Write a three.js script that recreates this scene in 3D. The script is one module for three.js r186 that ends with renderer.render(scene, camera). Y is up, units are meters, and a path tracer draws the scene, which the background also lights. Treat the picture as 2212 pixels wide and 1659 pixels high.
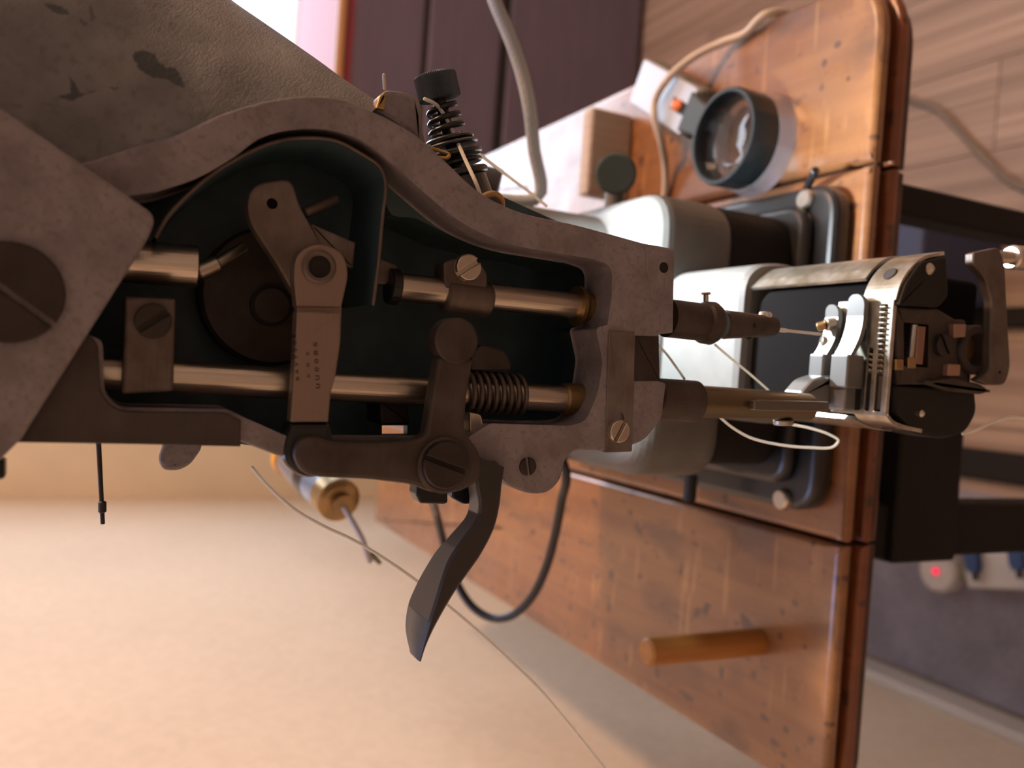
import * as THREE from 'three';
import { mergeGeometries, toCreasedNormals } from 'three/addons/utils/BufferGeometryUtils.js';
import { RoundedBoxGeometry } from 'three/addons/geometries/RoundedBoxGeometry.js';
import { RectAreaLightUniformsLib } from 'three/addons/lights/RectAreaLightUniformsLib.js';

// ---------------------------------------------------------------- camera, sky, lights, exposure
const scene = new THREE.Scene();
const F = 1850, EYE = new THREE.Vector3(0, 1.12, 0);
// the room's axes as the (rolled, downward looking) camera sees them
const zc = new THREE.Vector3(906, -90, 1850).normalize();
const yc = new THREE.Vector3(-3794, 245, 1850); yc.addScaledVector(zc, -yc.dot(zc)).normalize();
const xc = new THREE.Vector3().crossVectors(yc, zc);
const camera = new THREE.PerspectiveCamera(2 * Math.atan(829.5 / F) * 180 / Math.PI, 2212 / 1659, 0.02, 60);
camera.position.copy(EYE);
camera.quaternion.setFromRotationMatrix(new THREE.Matrix4().makeBasis(
  new THREE.Vector3(xc.x, yc.x, zc.x), new THREE.Vector3(xc.y, yc.y, zc.y), new THREE.Vector3(xc.z, yc.z, zc.z)));
camera.updateMatrixWorld(true);
camera.focus = 0.262; camera.userData.fStop = 10.5;

const renderer = new THREE.WebGLRenderer({ antialias: true });
renderer.toneMapping = THREE.LinearToneMapping;
renderer.toneMappingExposure = 1.0;
renderer.shadowMap.enabled = true;
RectAreaLightUniformsLib.init();
scene.background = new THREE.Color(1.7, 1.95, 2.2);           // overcast daylight outside the window

function areaLight(color, intensity, w, h, pos, look) {
  const l = new THREE.RectAreaLight(color, intensity, w, h);
  l.position.set(...pos); l.lookAt(...look); scene.add(l); return l;
}
areaLight(0xe4efff, 6.5, 1.2, 1.35, [1.06, 1.35, -2.62], [1.06, 1.35, 0]);      // daylight through the window opening in the back wall
areaLight(0x9db8ff, 9, 0.62, 0.6, [-0.44, 2.15, -0.75], [2, 2.15, -0.75]);      // and through the small high window in the left wall

// ---------------------------------------------------------------- helpers
const rgb = (r, g, b) => new THREE.Color().setRGB(r, g, b);
function ray(px, py) {
  const v = new THREE.Vector3((px - 1106) / F, (829.5 - py) / F, -1);
  return new THREE.Vector3(v.dot(xc), v.dot(yc), v.dot(zc));
}
const V = (x, y, z) => new THREE.Vector3(x, y, z);
const atZ = (px, py, z) => { const d = ray(px, py); return d.multiplyScalar(z / d.z).add(EYE); };
const atY = (px, py, y) => { const d = ray(px, py); return d.multiplyScalar((y - EYE.y) / d.y).add(EYE); };
const atX = (px, py, x) => { const d = ray(px, py); return d.multiplyScalar(x / d.x).add(EYE); };
const size = (px, py, z, n) => n * (z / ray(px, py).z) / F;       // metres spanned by n pixels at plane z

const used = {};
function numbered(name) { used[name] = (used[name] ?? -1) + 1; return used[name] ? `${name}_${String(used[name]).padStart(3, '0')}` : name; }
function thing(name, label, category, base = [0, 0, 0], group) {
  const o = new THREE.Group(); o.name = numbered(name); o.position.set(...base); o.base = V(...base);
  o.userData = { label, category }; if (group) o.userData.group = group;
  scene.add(o); return o;
}
const partCount = new Map();
function part(parent, name, geo, mat, label) {                    // geometry is given in room coordinates
  const g = Array.isArray(geo) ? merge(geo) : geo;
  g.translate(-parent.base.x, -parent.base.y, -parent.base.z);
  const m = new THREE.Mesh(boxUV(g, mat), mat); m.base = parent.base;
  const key = parent.uuid + name, n = partCount.get(key) ?? 0; partCount.set(key, n + 1);
  m.name = n ? `${name}_${String(n).padStart(3, '0')}` : name;
  m.castShadow = m.receiveShadow = true; if (label) m.userData.label = label;
  parent.add(m); return m;
}
function solo(name, geo, mat, label, category, group) {            // a thing that is one mesh
  const g = Array.isArray(geo) ? merge(geo) : geo; g.computeBoundingBox();
  const c = g.boundingBox.getCenter(V(0, 0, 0)); c.y = g.boundingBox.min.y; g.translate(-c.x, -c.y, -c.z);
  const m = new THREE.Mesh(boxUV(g, mat), mat); m.position.copy(c); m.name = numbered(name); m.castShadow = m.receiveShadow = true;
  m.userData = { label, category }; if (group) m.userData.group = group; scene.add(m); return m;
}
function struct(name, geo, mat, label) {
  const g = Array.isArray(geo) ? merge(geo) : geo;
  const m = new THREE.Mesh(boxUV(g, mat), mat); m.name = name; m.castShadow = m.receiveShadow = true; m.base = V(0, 0, 0);
  m.userData = { kind: 'structure', label }; scene.add(m); return m;
}
function merge(list) {
  return mergeGeometries(list.map((g) => {
    const n = g.index ? g.toNonIndexed() : g; for (const k of Object.keys(n.attributes)) if (!['position', 'normal', 'uv'].includes(k)) n.deleteAttribute(k);
    if (!n.attributes.uv) n.setAttribute('uv', new THREE.BufferAttribute(new Float32Array(n.attributes.position.count * 2), 2));
    n.morphAttributes = {}; return n;
  }));
}
function boxUV(g, mat) {                                           // uv in metres, from the face's dominant direction
  if (mat.keepUV) return g;
  if (g.index) g = g.toNonIndexed();
  const p = g.attributes.position, n = p.count, uv = new Float32Array(n * 2), a = V(), b = V(), c = V();
  for (let i = 0; i < n; i += 3) {
    a.fromBufferAttribute(p, i); b.fromBufferAttribute(p, i + 1).sub(a); c.fromBufferAttribute(p, i + 2).sub(a); b.cross(c);
    const x = Math.abs(b.x), y = Math.abs(b.y), z = Math.abs(b.z);
    for (let k = i; k < i + 3; k++) {
      const [u, v] = y >= x && y >= z ? [p.getX(k), p.getZ(k)] : x >= z ? [p.getZ(k), p.getY(k)] : [p.getX(k), p.getY(k)];
      uv[2 * k] = u; uv[2 * k + 1] = v;
    }
  }
  g.setAttribute('uv', new THREE.BufferAttribute(uv, 2)); return g;
}
// polygon with rounded corners; points [x, y] or [x, y, r]
function poly(pts, r = 0, target = new THREE.Shape()) {
  const n = pts.length, q = pts.map((p) => new THREE.Vector2(p[0], p[1]));
  for (let i = 0; i < n; i++) {
    const p = q[i], a = q[(i + n - 1) % n], b = q[(i + 1) % n], rr = pts[i][2] ?? r;
    const da = a.clone().sub(p), db = b.clone().sub(p), k = Math.min(rr, da.length() * 0.48, db.length() * 0.48);
    const s = p.clone().addScaledVector(da.normalize(), k), e = p.clone().addScaledVector(db.normalize(), k);
    if (i === 0) target.moveTo(s.x, s.y); else target.lineTo(s.x, s.y);
    if (k > 1e-7) target.quadraticCurveTo(p.x, p.y, e.x, e.y);
  }
  target.closePath(); return target;
}
const spline = (pts, n, closed = false) => new THREE.CatmullRomCurve3(pts.map((p) => V(p[0], p[1], 0)), closed, 'centripetal').getPoints(n).map((v) => [v.x, v.y]);
function extrude(shape, z0, z1, bevel = 0, seg = 2) {
  const b = Math.min(bevel, (z1 - z0) * 0.45);
  const g = new THREE.ExtrudeGeometry(shape, { depth: z1 - z0 - 2 * b, bevelEnabled: b > 0, bevelSize: b, bevelThickness: b, bevelOffset: -b, bevelSegments: seg, curveSegments: 10 });
  g.translate(0, 0, z0 + b); return g;
}
// a plate whose front face lies in the plane z and follows points measured there
function plate(pts, z, th, o = {}) {
  const w = (list) => list.map(([px, py, r]) => { const p = atZ(px, py, z); return [p.x, p.y, r === undefined ? undefined : size(px, py, z, r)]; });
  const s = poly(w(pts), size(900, 800, z, o.r ?? 0));
  for (const h of o.holes ?? []) s.holes.push(poly(w(h), size(900, 800, z, o.hr ?? 0), new THREE.Path()));
  for (const [px, py, r] of o.round ?? []) { const p = atZ(px, py, z), h = new THREE.Path(); h.absarc(p.x, p.y, size(px, py, z, r), 0, Math.PI * 2, true); s.holes.push(h); }
  return extrude(s, z - th, z, o.bevel ?? 0.0005);
}
// a turned piece between two points, profile [[distance, radius], ...]
function turned(p0, p1, profile, seg = 40) {
  const L = p0.distanceTo(p1), pts = profile.map(([s, r]) => new THREE.Vector2(Math.max(r, 0), s));
  const g = toCreasedNormals(new THREE.LatheGeometry(pts, seg), 0.6);
  g.applyQuaternion(new THREE.Quaternion().setFromUnitVectors(V(0, 1, 0), p1.clone().sub(p0).normalize())); g.translate(p0.x, p0.y, p0.z); return g;
}
function rod(p0, p1, r0, r1 = r0, ch = 0.0004) {
  const L = p0.distanceTo(p1);
  return turned(p0, p1, [[0, 0], [0, r0 - ch], [ch, r0], [L - ch, r1], [L, r1 - ch], [L, 0]]);
}
function disc(px, py, z, rpx, th, ch = 0.0005) {                   // a round head facing the room, front face in plane z
  const c = atZ(px, py, z), r = size(px, py, z, rpx);
  return turned(V(c.x, c.y, z - th), V(c.x, c.y, z), [[0, 0], [0, r], [th - ch, r], [th, r - ch], [th, 0]], 56);
}
function slotScrew(px, py, z, rpx, th, angle, slot = 0.16) {       // round head with a real sawn slot
  const c = atZ(px, py, z), r = size(px, py, z, rpx), h = r * slot, a0 = Math.asin(h / r), out = [];
  out.push(turned(V(c.x, c.y, z - th), V(c.x, c.y, z - th * 0.5), [[0, 0], [0, r], [th * 0.5, r], [th * 0.5, 0]], 48));
  for (const k of [0, 1]) {
    const s = new THREE.Shape(); s.absarc(0, 0, r, a0, Math.PI - a0, false); s.closePath();
    const g = extrude(s, z - th * 0.5, z, Math.min(0.0004, th * 0.2)); g.rotateZ(angle + k * Math.PI); g.translate(c.x, c.y, 0); out.push(g);
  }
  return merge(out);
}
function tube(points, r, n = 80, seg = 12) {
  const c = new THREE.CatmullRomCurve3(points, false, 'centripetal');
  const out = [new THREE.TubeGeometry(c, n, r, seg, false)];
  for (const p of [points[0], points[points.length - 1]]) out.push(new THREE.SphereGeometry(r, seg, 8).translate(p.x, p.y, p.z));
  return merge(out);
}
function box(x0, x1, y0, y1, z0, z1, r = 0.002, seg = 3) {
  const g = new RoundedBoxGeometry(x1 - x0, y1 - y0, z1 - z0, seg, Math.min(r, (x1 - x0) * 0.45, (y1 - y0) * 0.45, (z1 - z0) * 0.45));
  return g.translate((x0 + x1) / 2, (y0 + y1) / 2, (z0 + z1) / 2);
}
function slab(plan, y0, y1, bevel = 0.002, r = 0, seg = 3) {        // plan points [x, z, r]
  const g = extrude(poly(plan.map(([x, z, q]) => [x, -z, q]), r), 0, y1 - y0, bevel, seg);
  g.rotateX(-Math.PI / 2); return g.translate(0, y0, 0);
}
const rect = (x0, x1, z0, z1, r) => [[x0, z0, r], [x1, z0, r], [x1, z1, r], [x0, z1, r]];

// ---------------------------------------------------------------- textures
let seed = 7; const rnd = () => { seed = (seed * 1664525 + 1013904223) >>> 0; return seed / 4294967296; };
const hash = (x, y, s) => { let h = Math.imul(x, 374761393) ^ Math.imul(y, 668265263) ^ Math.imul(s, 2246822519); h = Math.imul(h ^ (h >>> 13), 1274126177); return ((h ^ (h >>> 16)) >>> 0) / 4294967296; };
function noise(u, v, nx, ny, s) {                                  // value noise, tiling with nx by ny cells
  const x = u * nx, y = v * ny, i = Math.floor(x), j = Math.floor(y), f = x - i, g = y - j, a = f * f * (3 - 2 * f), b = g * g * (3 - 2 * g);
  const h = (p, q) => hash(((p % nx) + nx) % nx, ((q % ny) + ny) % ny, s);
  return (h(i, j) * (1 - a) + h(i + 1, j) * a) * (1 - b) + (h(i, j + 1) * (1 - a) + h(i + 1, j + 1) * a) * b;
}
const fbm = (u, v, nx, ny, s, o = 4) => { let t = 0, w = 0.5, k = 0; for (let i = 0; i < o; i++) { t += w * noise(u, v, nx << i, ny << i, s + i); k += w; w *= 0.5; } return t / k; };
const clamp = (x) => Math.min(1, Math.max(0, x));
function texture(w, h, fn, metres, srgb = true, metresY = metres) {
  const d = new Uint8Array(w * h * 4);
  for (let j = 0; j < h; j++) for (let i = 0; i < w; i++) {
    const c = fn((i + 0.5) / w, (j + 0.5) / h), k = 4 * (j * w + i);
    for (let q = 0; q < 3; q++) d[k + q] = Math.round(255 * clamp(Array.isArray(c) ? c[q] : c)); d[k + 3] = 255;
  }
  const t = new THREE.DataTexture(d, w, h); t.magFilter = THREE.LinearFilter; t.minFilter = THREE.LinearMipmapLinearFilter; t.generateMipmaps = true;
  t.wrapS = t.wrapT = THREE.RepeatWrapping; if (srgb) t.colorSpace = THREE.SRGBColorSpace; t.repeat.set(1 / metres, 1 / metresY); t.needsUpdate = true; return t;
}
const mixc = (a, b, t) => a.map((x, i) => x + (b[i] - x) * t);
const mat = (o) => new THREE.MeshStandardMaterial(o), phys = (o) => new THREE.MeshPhysicalMaterial(o);

const paintMap = texture(512, 512, (u, v) => {
  const m = fbm(u, v, 9, 9, 3, 4), f = fbm(u, v, 60, 60, 11, 2), w = clamp((fbm(u, v, 5, 5, 21, 4) - 0.62) * 6);
  let c = mixc([0.46, 0.43, 0.445], [0.56, 0.53, 0.55], clamp(m * 1.6 - 0.3)); c = mixc(c, [0.40, 0.38, 0.38], clamp(f - 0.55) * 1.6);
  return mixc(c, [0.42, 0.38, 0.38], w * 0.5);
}, 0.06);
const paintBump = texture(256, 256, (u, v) => fbm(u, v, 40, 40, 5, 3), 0.06, false);
const M = {};
M.paint = mat({ map: paintMap, bumpMap: paintBump, bumpScale: 0.00022, roughness: 0.55 });
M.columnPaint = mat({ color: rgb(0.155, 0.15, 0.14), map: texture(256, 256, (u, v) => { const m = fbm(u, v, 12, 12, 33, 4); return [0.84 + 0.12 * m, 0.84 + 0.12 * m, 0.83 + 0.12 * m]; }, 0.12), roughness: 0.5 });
M.cavity = mat({ color: rgb(0.055, 0.115, 0.150), roughness: 0.5, map: texture(128, 128, (u, v) => 0.7 + 0.3 * fbm(u, v, 8, 8, 41), 0.05) });  // the bluish lift puts the haze of the window glare into the colour
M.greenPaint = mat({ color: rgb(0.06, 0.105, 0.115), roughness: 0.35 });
const brushed = texture(512, 512, (u, v) => 0.55 + 0.3 * fbm(u, v, 6, 90, 51, 3), 0.03, false);
const stain = texture(512, 512, (u, v) => { const m = fbm(u, v, 7, 7, 61, 5), f = fbm(u, v, 5, 70, 71, 3); return mixc([0.90, 0.87, 0.85], [0.70, 0.65, 0.62], clamp(m * 1.5 - 0.25)).map((c) => c * (0.95 + 0.08 * f)); }, 0.05);
M.iron = mat({ color: rgb(0.25, 0.225, 0.215), map: stain, roughness: 0.72, roughnessMap: brushed, metalness: 0.75 });
M.darkIron = mat({ color: rgb(0.085, 0.078, 0.078), map: stain, roughness: 0.55, metalness: 0.6 });
M.oldIron = mat({ color: rgb(0.135, 0.122, 0.113), map: stain, roughness: 0.6, metalness: 0.6 });
M.steel = mat({ color: rgb(0.62, 0.56, 0.48), roughness: 0.30, metalness: 1, bumpMap: brushed, bumpScale: 0.00002 });
M.chrome = mat({ color: rgb(0.72, 0.72, 0.70), roughness: 0.3, metalness: 0.9, map: texture(256, 256, (u, v) => { const m = fbm(u, v, 6, 6, 81, 4); return mixc([1, 0.99, 0.97], [0.72, 0.68, 0.6], clamp(m * 2 - 0.7)); }, 0.04) });
M.strip = mat({ color: rgb(0.27, 0.25, 0.245), map: stain, roughness: 0.6, metalness: 0.3 });
M.nickel = mat({ color: rgb(0.24, 0.24, 0.235), roughness: 0.36, metalness: 0.65 });
M.brass = mat({ color: rgb(0.42, 0.29, 0.14), roughness: 0.4, metalness: 1 });
M.blackMetal = mat({ color: rgb(0.02, 0.02, 0.022), roughness: 0.28, metalness: 0.3 });
M.enamel = phys({ color: rgb(0.012, 0.013, 0.014), roughness: 0.38, clearcoat: 0.5, clearcoatRoughness: 0.25, map: texture(256, 256, (u, v) => { const m = fbm(u, v, 10, 10, 91, 4); return 0.75 + 0.5 * (m - 0.5); }, 0.1) });
M.castBlack = phys({ color: rgb(0.011, 0.010, 0.009), specularIntensity: 0.4, roughness: 0.62, bumpMap: paintBump, bumpScale: 0.0002 });
M.nose = phys({ color: rgb(0.006, 0.005, 0.005), roughness: 0.95, specularIntensity: 0.12 });
M.nose2 = phys({ color: rgb(0.014, 0.013, 0.012), roughness: 0.6, specularIntensity: 0.5 });
M.rail = mat({ color: rgb(0.075, 0.062, 0.058), map: stain, roughness: 0.6 });
M.thread = phys({ color: rgb(0.93, 0.90, 0.82), roughness: 0.95, transmission: 0.5, thickness: 0 });
M.cordWhite = mat({ color: rgb(0.70, 0.60, 0.49), roughness: 0.6 });
M.cordGrey = mat({ color: rgb(0.18, 0.15, 0.13), roughness: 0.7 });
M.cordBlack = mat({ color: rgb(0.016, 0.016, 0.02), roughness: 0.35 });
const braid = texture(64, 64, (u, v) => { const a = Math.sin((u * 4 + v * 4) * Math.PI * 2), b = Math.sin((u * 4 - v * 4) * Math.PI * 2); return 0.66 + 0.18 * a * b; }, 0.012);
M.braid = mat({ color: rgb(0.95, 0.97, 0.95), map: braid, bumpMap: braid, bumpScale: 0.0003, roughness: 0.6 });
M.wall = mat({ map: texture(512, 512, (u, v) => { const m = fbm(u, v, 4, 4, 101, 5), f = fbm(u, v, 90, 90, 111, 2); const k = 0.97 + 0.05 * (m - 0.5) + 0.05 * (f - 0.5); return [0.91 * k, 0.845 * k, 0.76 * k]; }, 0.9), roughness: 0.85, bumpMap: texture(256, 256, (u, v) => fbm(u, v, 70, 70, 121, 2), 0.4, false), bumpScale: 0.0004 });
M.wallBack = mat({ color: rgb(0.86, 0.745, 0.55), roughness: 0.9, map: texture(256, 256, (u, v) => 0.94 + 0.06 * fbm(u, v, 6, 6, 131), 0.8) });
M.ceiling = mat({ color: rgb(0.75, 0.72, 0.66), roughness: 0.9 });
M.white = mat({ color: rgb(0.66, 0.62, 0.58), roughness: 0.5 });
M.floorA = [0, 1, 2].map((k) => mat({ color: rgb(1, 1, 1), roughness: 0.5, map: texture(256, 256, (u, v) => { const g = fbm(u, v, 30, 2, 141 + k, 4), m = fbm(u, v, 4, 1, 151 + k, 3); return mixc([0.54, 0.46, 0.41], [0.68, 0.60, 0.54], clamp(g * 2.0 - 0.5)).map((c) => c * (0.92 + 0.14 * m + 0.03 * (k - 1))); }, 0.14, true, 1.2) }));
M.subfloor = mat({ color: rgb(0.08, 0.06, 0.05), roughness: 0.9 });
const chestMap = texture(256, 256, (u, v) => { const g = fbm(u, v, 3, 40, 161, 4); return mixc([0.37, 0.34, 0.40], [0.32, 0.29, 0.35], g); }, 0.5);
M.chest = phys({ map: chestMap, roughness: 0.45, clearcoat: 0.3, clearcoatRoughness: 0.3 });
M.chestTop = mat({ color: rgb(0.26, 0.035, 0.055), roughness: 0.6 });
M.chestEdge = mat({ color: rgb(0.42, 0.22, 0.09), roughness: 0.45 });
M.gap = mat({ color: rgb(0.012, 0.01, 0.01), roughness: 0.9 });
function wood(s, a, b, dark) {
  return texture(1024, 1024, (u, v) => {
    const warp = 0.02 * fbm(u, v, 3, 3, s + 9, 3), g = fbm(u + warp, v, 42, 3, s, 4), m = fbm(u, v, 3, 3, s + 20, 5), st = clamp((fbm(u, v, 7, 5, s + 30, 5) - 0.56) * 5.5), sp = clamp((fbm(u, v, 44, 44, s + 40, 2) - 0.74) * 9);
    const sc = clamp((fbm(u, v, 9, 60, s + 50, 2) - 0.73) * 7);
    let c = mixc(a, b, clamp(g * 1.1 - 0.1 + (m - 0.5) * 1.3)); c = mixc(c, dark, st * 0.55); c = mixc(c, dark, sp * 0.7); return mixc(c, [0.80, 0.60, 0.38], sc * 0.45);
  }, 0.32, true, 0.42);
}
const woodRough = texture(512, 512, (u, v) => 0.30 + 0.5 * fbm(u, v, 10, 10, 171, 5), 0.25, false);
M.wood = phys({ map: wood(200, [0.61, 0.42, 0.25], [0.46, 0.295, 0.19], [0.27, 0.19, 0.18]), roughness: 0.62, roughnessMap: woodRough, clearcoat: 0.6, clearcoatRoughness: 0.3, clearcoatRoughnessMap: woodRough });
M.woodEdge = phys({ map: wood(260, [0.33, 0.17, 0.09], [0.22, 0.12, 0.07], [0.12, 0.07, 0.05]), roughness: 0.5, clearcoat: 0.3, clearcoatRoughness: 0.3 });
M.woodRidge = phys({ map: wood(290, [0.52, 0.28, 0.13], [0.40, 0.21, 0.10], [0.2, 0.12, 0.08]), roughness: 0.45, clearcoat: 0.4, clearcoatRoughness: 0.3 });
M.peg = mat({ map: texture(128, 256, (u, v) => mixc([0.74, 0.50, 0.24], [0.62, 0.40, 0.18], fbm(u, v, 12, 2, 301, 4)), 0.04, true, 0.1), roughness: 0.5 });
M.block = mat({ map: texture(128, 256, (u, v) => mixc([0.80, 0.735, 0.66], [0.70, 0.63, 0.56], fbm(u, v, 30, 3, 311, 4)), 0.06, true, 0.1), roughness: 0.8 });

// ---------------------------------------------------------------- the room
const XL = -0.42, XR = 2.5, ZB = -2.58, ZF = 3.0, H = 2.6, T = 0.12;
const bx = (x0, x1, y0, y1, z0, z1) => new THREE.BoxGeometry(x1 - x0, y1 - y0, z1 - z0).translate((x0 + x1) / 2, (y0 + y1) / 2, (z0 + z1) / 2);
const floor = struct('floor', bx(XL - T, XR + T, -0.14, -0.012, ZB - T, ZF + T), M.subfloor, 'pale wood laminate floor under the table');
{
  const W = 0.13, gap = 0.0005, ends = [-0.55, -1.62];
  for (let i = 0, x = XL; x < XR - 0.02; i++, x += W) {
    const off = ((i * 0.37) % 1) * 0.9; let z1 = ZF;
    const cuts = [0.62 - off, -0.6 - off, -1.75 - off, ZB].map((z) => Math.max(z, ZB));
    for (const z0 of cuts) { if (z1 - z0 > 0.05) part(floor, 'plank', box(x + gap, Math.min(x + W, XR) - gap, -0.012, 0, z0 + gap, z1 - gap, 0.0007, 1), M.floorA[Math.floor(rnd() * 3)]); z1 = z0; }
  }
}
const V0 = -1.08, V1 = -0.42, VY0 = 1.83, VY1 = 2.47;
struct('wall_left', [bx(XL - T, XL, 0, VY0, ZB - T, ZF + T), bx(XL - T, XL, VY1, H, ZB - T, ZF + T), bx(XL - T, XL, VY0, VY1, ZB - T, V0), bx(XL - T, XL, VY0, VY1, V1, ZF + T)], M.wall, 'cream painted wall along the left side of the table');
const WX0 = 0.42, WX1 = 1.7, WY0 = 0.60, WY1 = 2.1;
struct('wall_back', [bx(XL, WX0, 0, H, ZB - T, ZB), bx(WX1, XR, 0, H, ZB - T, ZB), bx(WX0, WX1, 0, WY0, ZB - T, ZB), bx(WX0, WX1, WY1, H, ZB - T, ZB)], M.wallBack, 'ochre back wall with the bright window');
struct('wall_right', bx(XR, XR + T, 0, H, ZB - T, ZF + T), M.wall, 'cream wall on the right side of the room');
struct('wall_front', bx(XL, XR, 0, H, ZF, ZF + T), M.wall, 'cream wall behind the camera');
struct('ceiling', bx(XL - T, XR + T, H, H + T, ZB - T, ZF + T), M.ceiling, 'plain pale ceiling');
{
  const s = struct('baseboard_left', bx(XL, XL + 0.012, 0, 0.001, -2, -1.9), M.white, 'white baseboard where the cream wall meets the floor');
  s.geometry = boxUV(box(XL, XL + 0.014, 0, 0.055, ZB, ZF, 0.003), M.white);
  const w2 = struct('window_2', [bx(XL - 0.09, XL - 0.04, VY0, VY0 + 0.03, V0, V1), bx(XL - 0.09, XL - 0.04, VY1 - 0.03, VY1, V0, V1), bx(XL - 0.09, XL - 0.04, VY0, VY1, V0, V0 + 0.03), bx(XL - 0.09, XL - 0.04, VY0, VY1, V1 - 0.03, V1)], M.white, 'small high window in the left wall');
  part(w2, 'pane', bx(XL - 0.068, XL - 0.064, VY0 + 0.03, VY1 - 0.03, V0 + 0.03, V1 - 0.03), phys({ transmission: 1, thickness: 0, roughness: 0.02, ior: 1.5 }));
  const w = struct('window_1', [bx(WX0, WX0 + 0.05, WY0, WY1, ZB - 0.09, ZB - 0.03), bx(WX1 - 0.05, WX1, WY0, WY1, ZB - 0.09, ZB - 0.03), bx(WX0, WX1, WY0, WY0 + 0.03, ZB - 0.09, ZB - 0.03), bx(WX0, WX1, WY1 - 0.05, WY1, ZB - 0.09, ZB - 0.03)], M.white, 'bright window in the back wall');
  part(w, 'pane', bx(WX0 + 0.05, WX1 - 0.05, WY0 + 0.03, WY1 - 0.05, ZB - 0.062, ZB - 0.058), phys({ transmission: 1, thickness: 0, roughness: 0.02, ior: 1.5 }));
}

// warm pendant lamp of the room, high and out of the picture
{
  const P = V(0.95, 1.95, -0.6);
  const t = thing('pendant_lamp', 'warm round pendant lamp hanging above the room', 'lamp', [P.x, P.y, P.z]);
  const glow = mat({ color: 0x000000, emissive: 0xffd9a8, emissiveIntensity: 6 });
  part(t, 'bulb', new THREE.SphereGeometry(0.05, 24, 16).translate(P.x, P.y, P.z), glow);
  part(t, 'cord', rod(V(P.x, P.y + 0.05, P.z), V(P.x, H, P.z), 0.004), M.cordBlack);
  part(t, 'shade', turned(V(P.x, P.y + 0.02, P.z), V(P.x, P.y + 0.2, P.z), [[0, 0.17], [0.05, 0.14], [0.1, 0.06], [0.11, 0.02], [0.11, 0], [0.112, 0], [0.112, 0.024], [0.104, 0.064], [0.052, 0.145], [0, 0.174]]), M.white);
  const l = new THREE.PointLight(0xffc99f, 4.8); l.position.copy(P); l.shadow.radius = 3; l.castShadow = true; scene.add(l);
}

// ---------------------------------------------------------------- chest of drawers under the window
{
  const z = -1.7, y = (px) => atZ(px, 60, z).y, X0 = 0.12, X1 = 1.55;
  const t = thing('chest_of_drawers', 'dark red chest of drawers standing under the bright window', 'chest of drawers', [0.8, 0, z]);
  const top = y(742), bot = 0;
  part(t, 'carcass', bx(X0, X1, 0.05, top - 0.02, z - 0.46, z - 0.006), M.gap);
  part(t, 'side_panel', box(X0 - 0.02, X0, 0, top - 0.02, z - 0.46, z, 0.002), M.chest);
  part(t, 'side_panel', box(X1, X1 + 0.02, 0, top - 0.02, z - 0.46, z, 0.002), M.chest);
  part(t, 'top_board', box(X0 - 0.03, X1 + 0.03, top - 0.02, top, z - 0.47, z + 0.004, 0.004), M.chestTop);
  part(t, 'front_moulding', box(X0 - 0.03, X1 + 0.03, y(744), y(720) - 0.004, z + 0.004, z + 0.016, 0.006), M.chestEdge, 'lighter brown edge strip');
  const rows = [[752, 917], [929, 1084], [1104, 1383]];
  for (const [a, b] of rows) part(t, 'drawer', box(X0 + 0.003, X1 - 0.003, y(b), y(a), z - 0.4, z, 0.004), M.chest);
  part(t, 'plinth', bx(X0, X1, 0, 0.05, z - 0.44, z - 0.03), M.gap);
}

// ---------------------------------------------------------------- work table and its iron stand
const TY = 0.75, TZ = -0.332, TB = -1.16;                           // top of the table, its front and back edge
{
  const t = thing('work_table', 'varnished orange-brown wooden table top with two leaves and a moulded edge', 'table', [0.01, TY - 0.028, (TZ + TB) / 2]);
  const panels = [[-0.226, -0.0815, 0, 1], [-0.0795, 0.1255, 0, 0], [0.1275, 0.236, 1, 0]];
  const rr = 0.04;
  panels.forEach(([x0, x1, r1, l1], i) => {
    const plan = (d) => [[x0 + (l1 ? d : 0), TZ - d, l1 ? 0.02 : 0.001], [x1 - (r1 ? d : 0), TZ - d, r1 ? rr : 0.001], [x1 - (r1 ? d : 0), TB, 0.004], [x0 + (l1 ? d : 0), TB, 0.004]];
    const p = part(t, 'panel', slab(plan(0.002), TY - 0.0095, TY, 0.0042, 0, 4), M.wood, ['left leaf', 'middle panel under the machine', 'right leaf'][i]);
    part(p, 'edge_groove', slab(plan(0.007), TY - 0.0160, TY - 0.0094, 0.0002), M.woodEdge);
    part(p, 'edge_ridge', slab(plan(0.0005), TY - 0.0215, TY - 0.0140, 0.003, 0, 3), M.woodRidge);
    part(p, 'under_board', slab(plan(0.004), TY - 0.0285, TY - 0.0214, 0.0015), M.woodEdge);
  });
}
{
  const t = thing('table_stand', 'black iron stand with two legs and a cross beam beneath the wooden table', 'stand', [0.02, 0, -0.45]);
  const by = TY - 0.0285;
  part(t, 'cross_beam', box(-0.1, 0.07, 0.62, 0.678, -0.40, -0.36, 0.003), M.castBlack);
  part(t, 'cross_beam', box(-0.1, 0.135, 0.62, 0.678, -1.06, -1.02, 0.003), M.castBlack);
  for (const [x0, x1] of [[-0.098, -0.064], [0.112, 0.131]]) {
    part(t, 'leg', box(x0, x1, 0.012, by - 0.012, -0.39, -0.365, 0.003), M.castBlack);
    part(t, 'leg', box(x0, x1, 0.012, by - 0.012, -1.06, -1.02, 0.003), M.castBlack);
    part(t, 'side_rail', box(x0, x1, by - 0.012, by, -1.08, -0.37, 0.002), M.castBlack);
    part(t, 'foot', box(x0 - 0.004, x1 + 0.004, 0, 0.016, -1.12, -0.30, 0.004), M.castBlack);
  }
}

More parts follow.
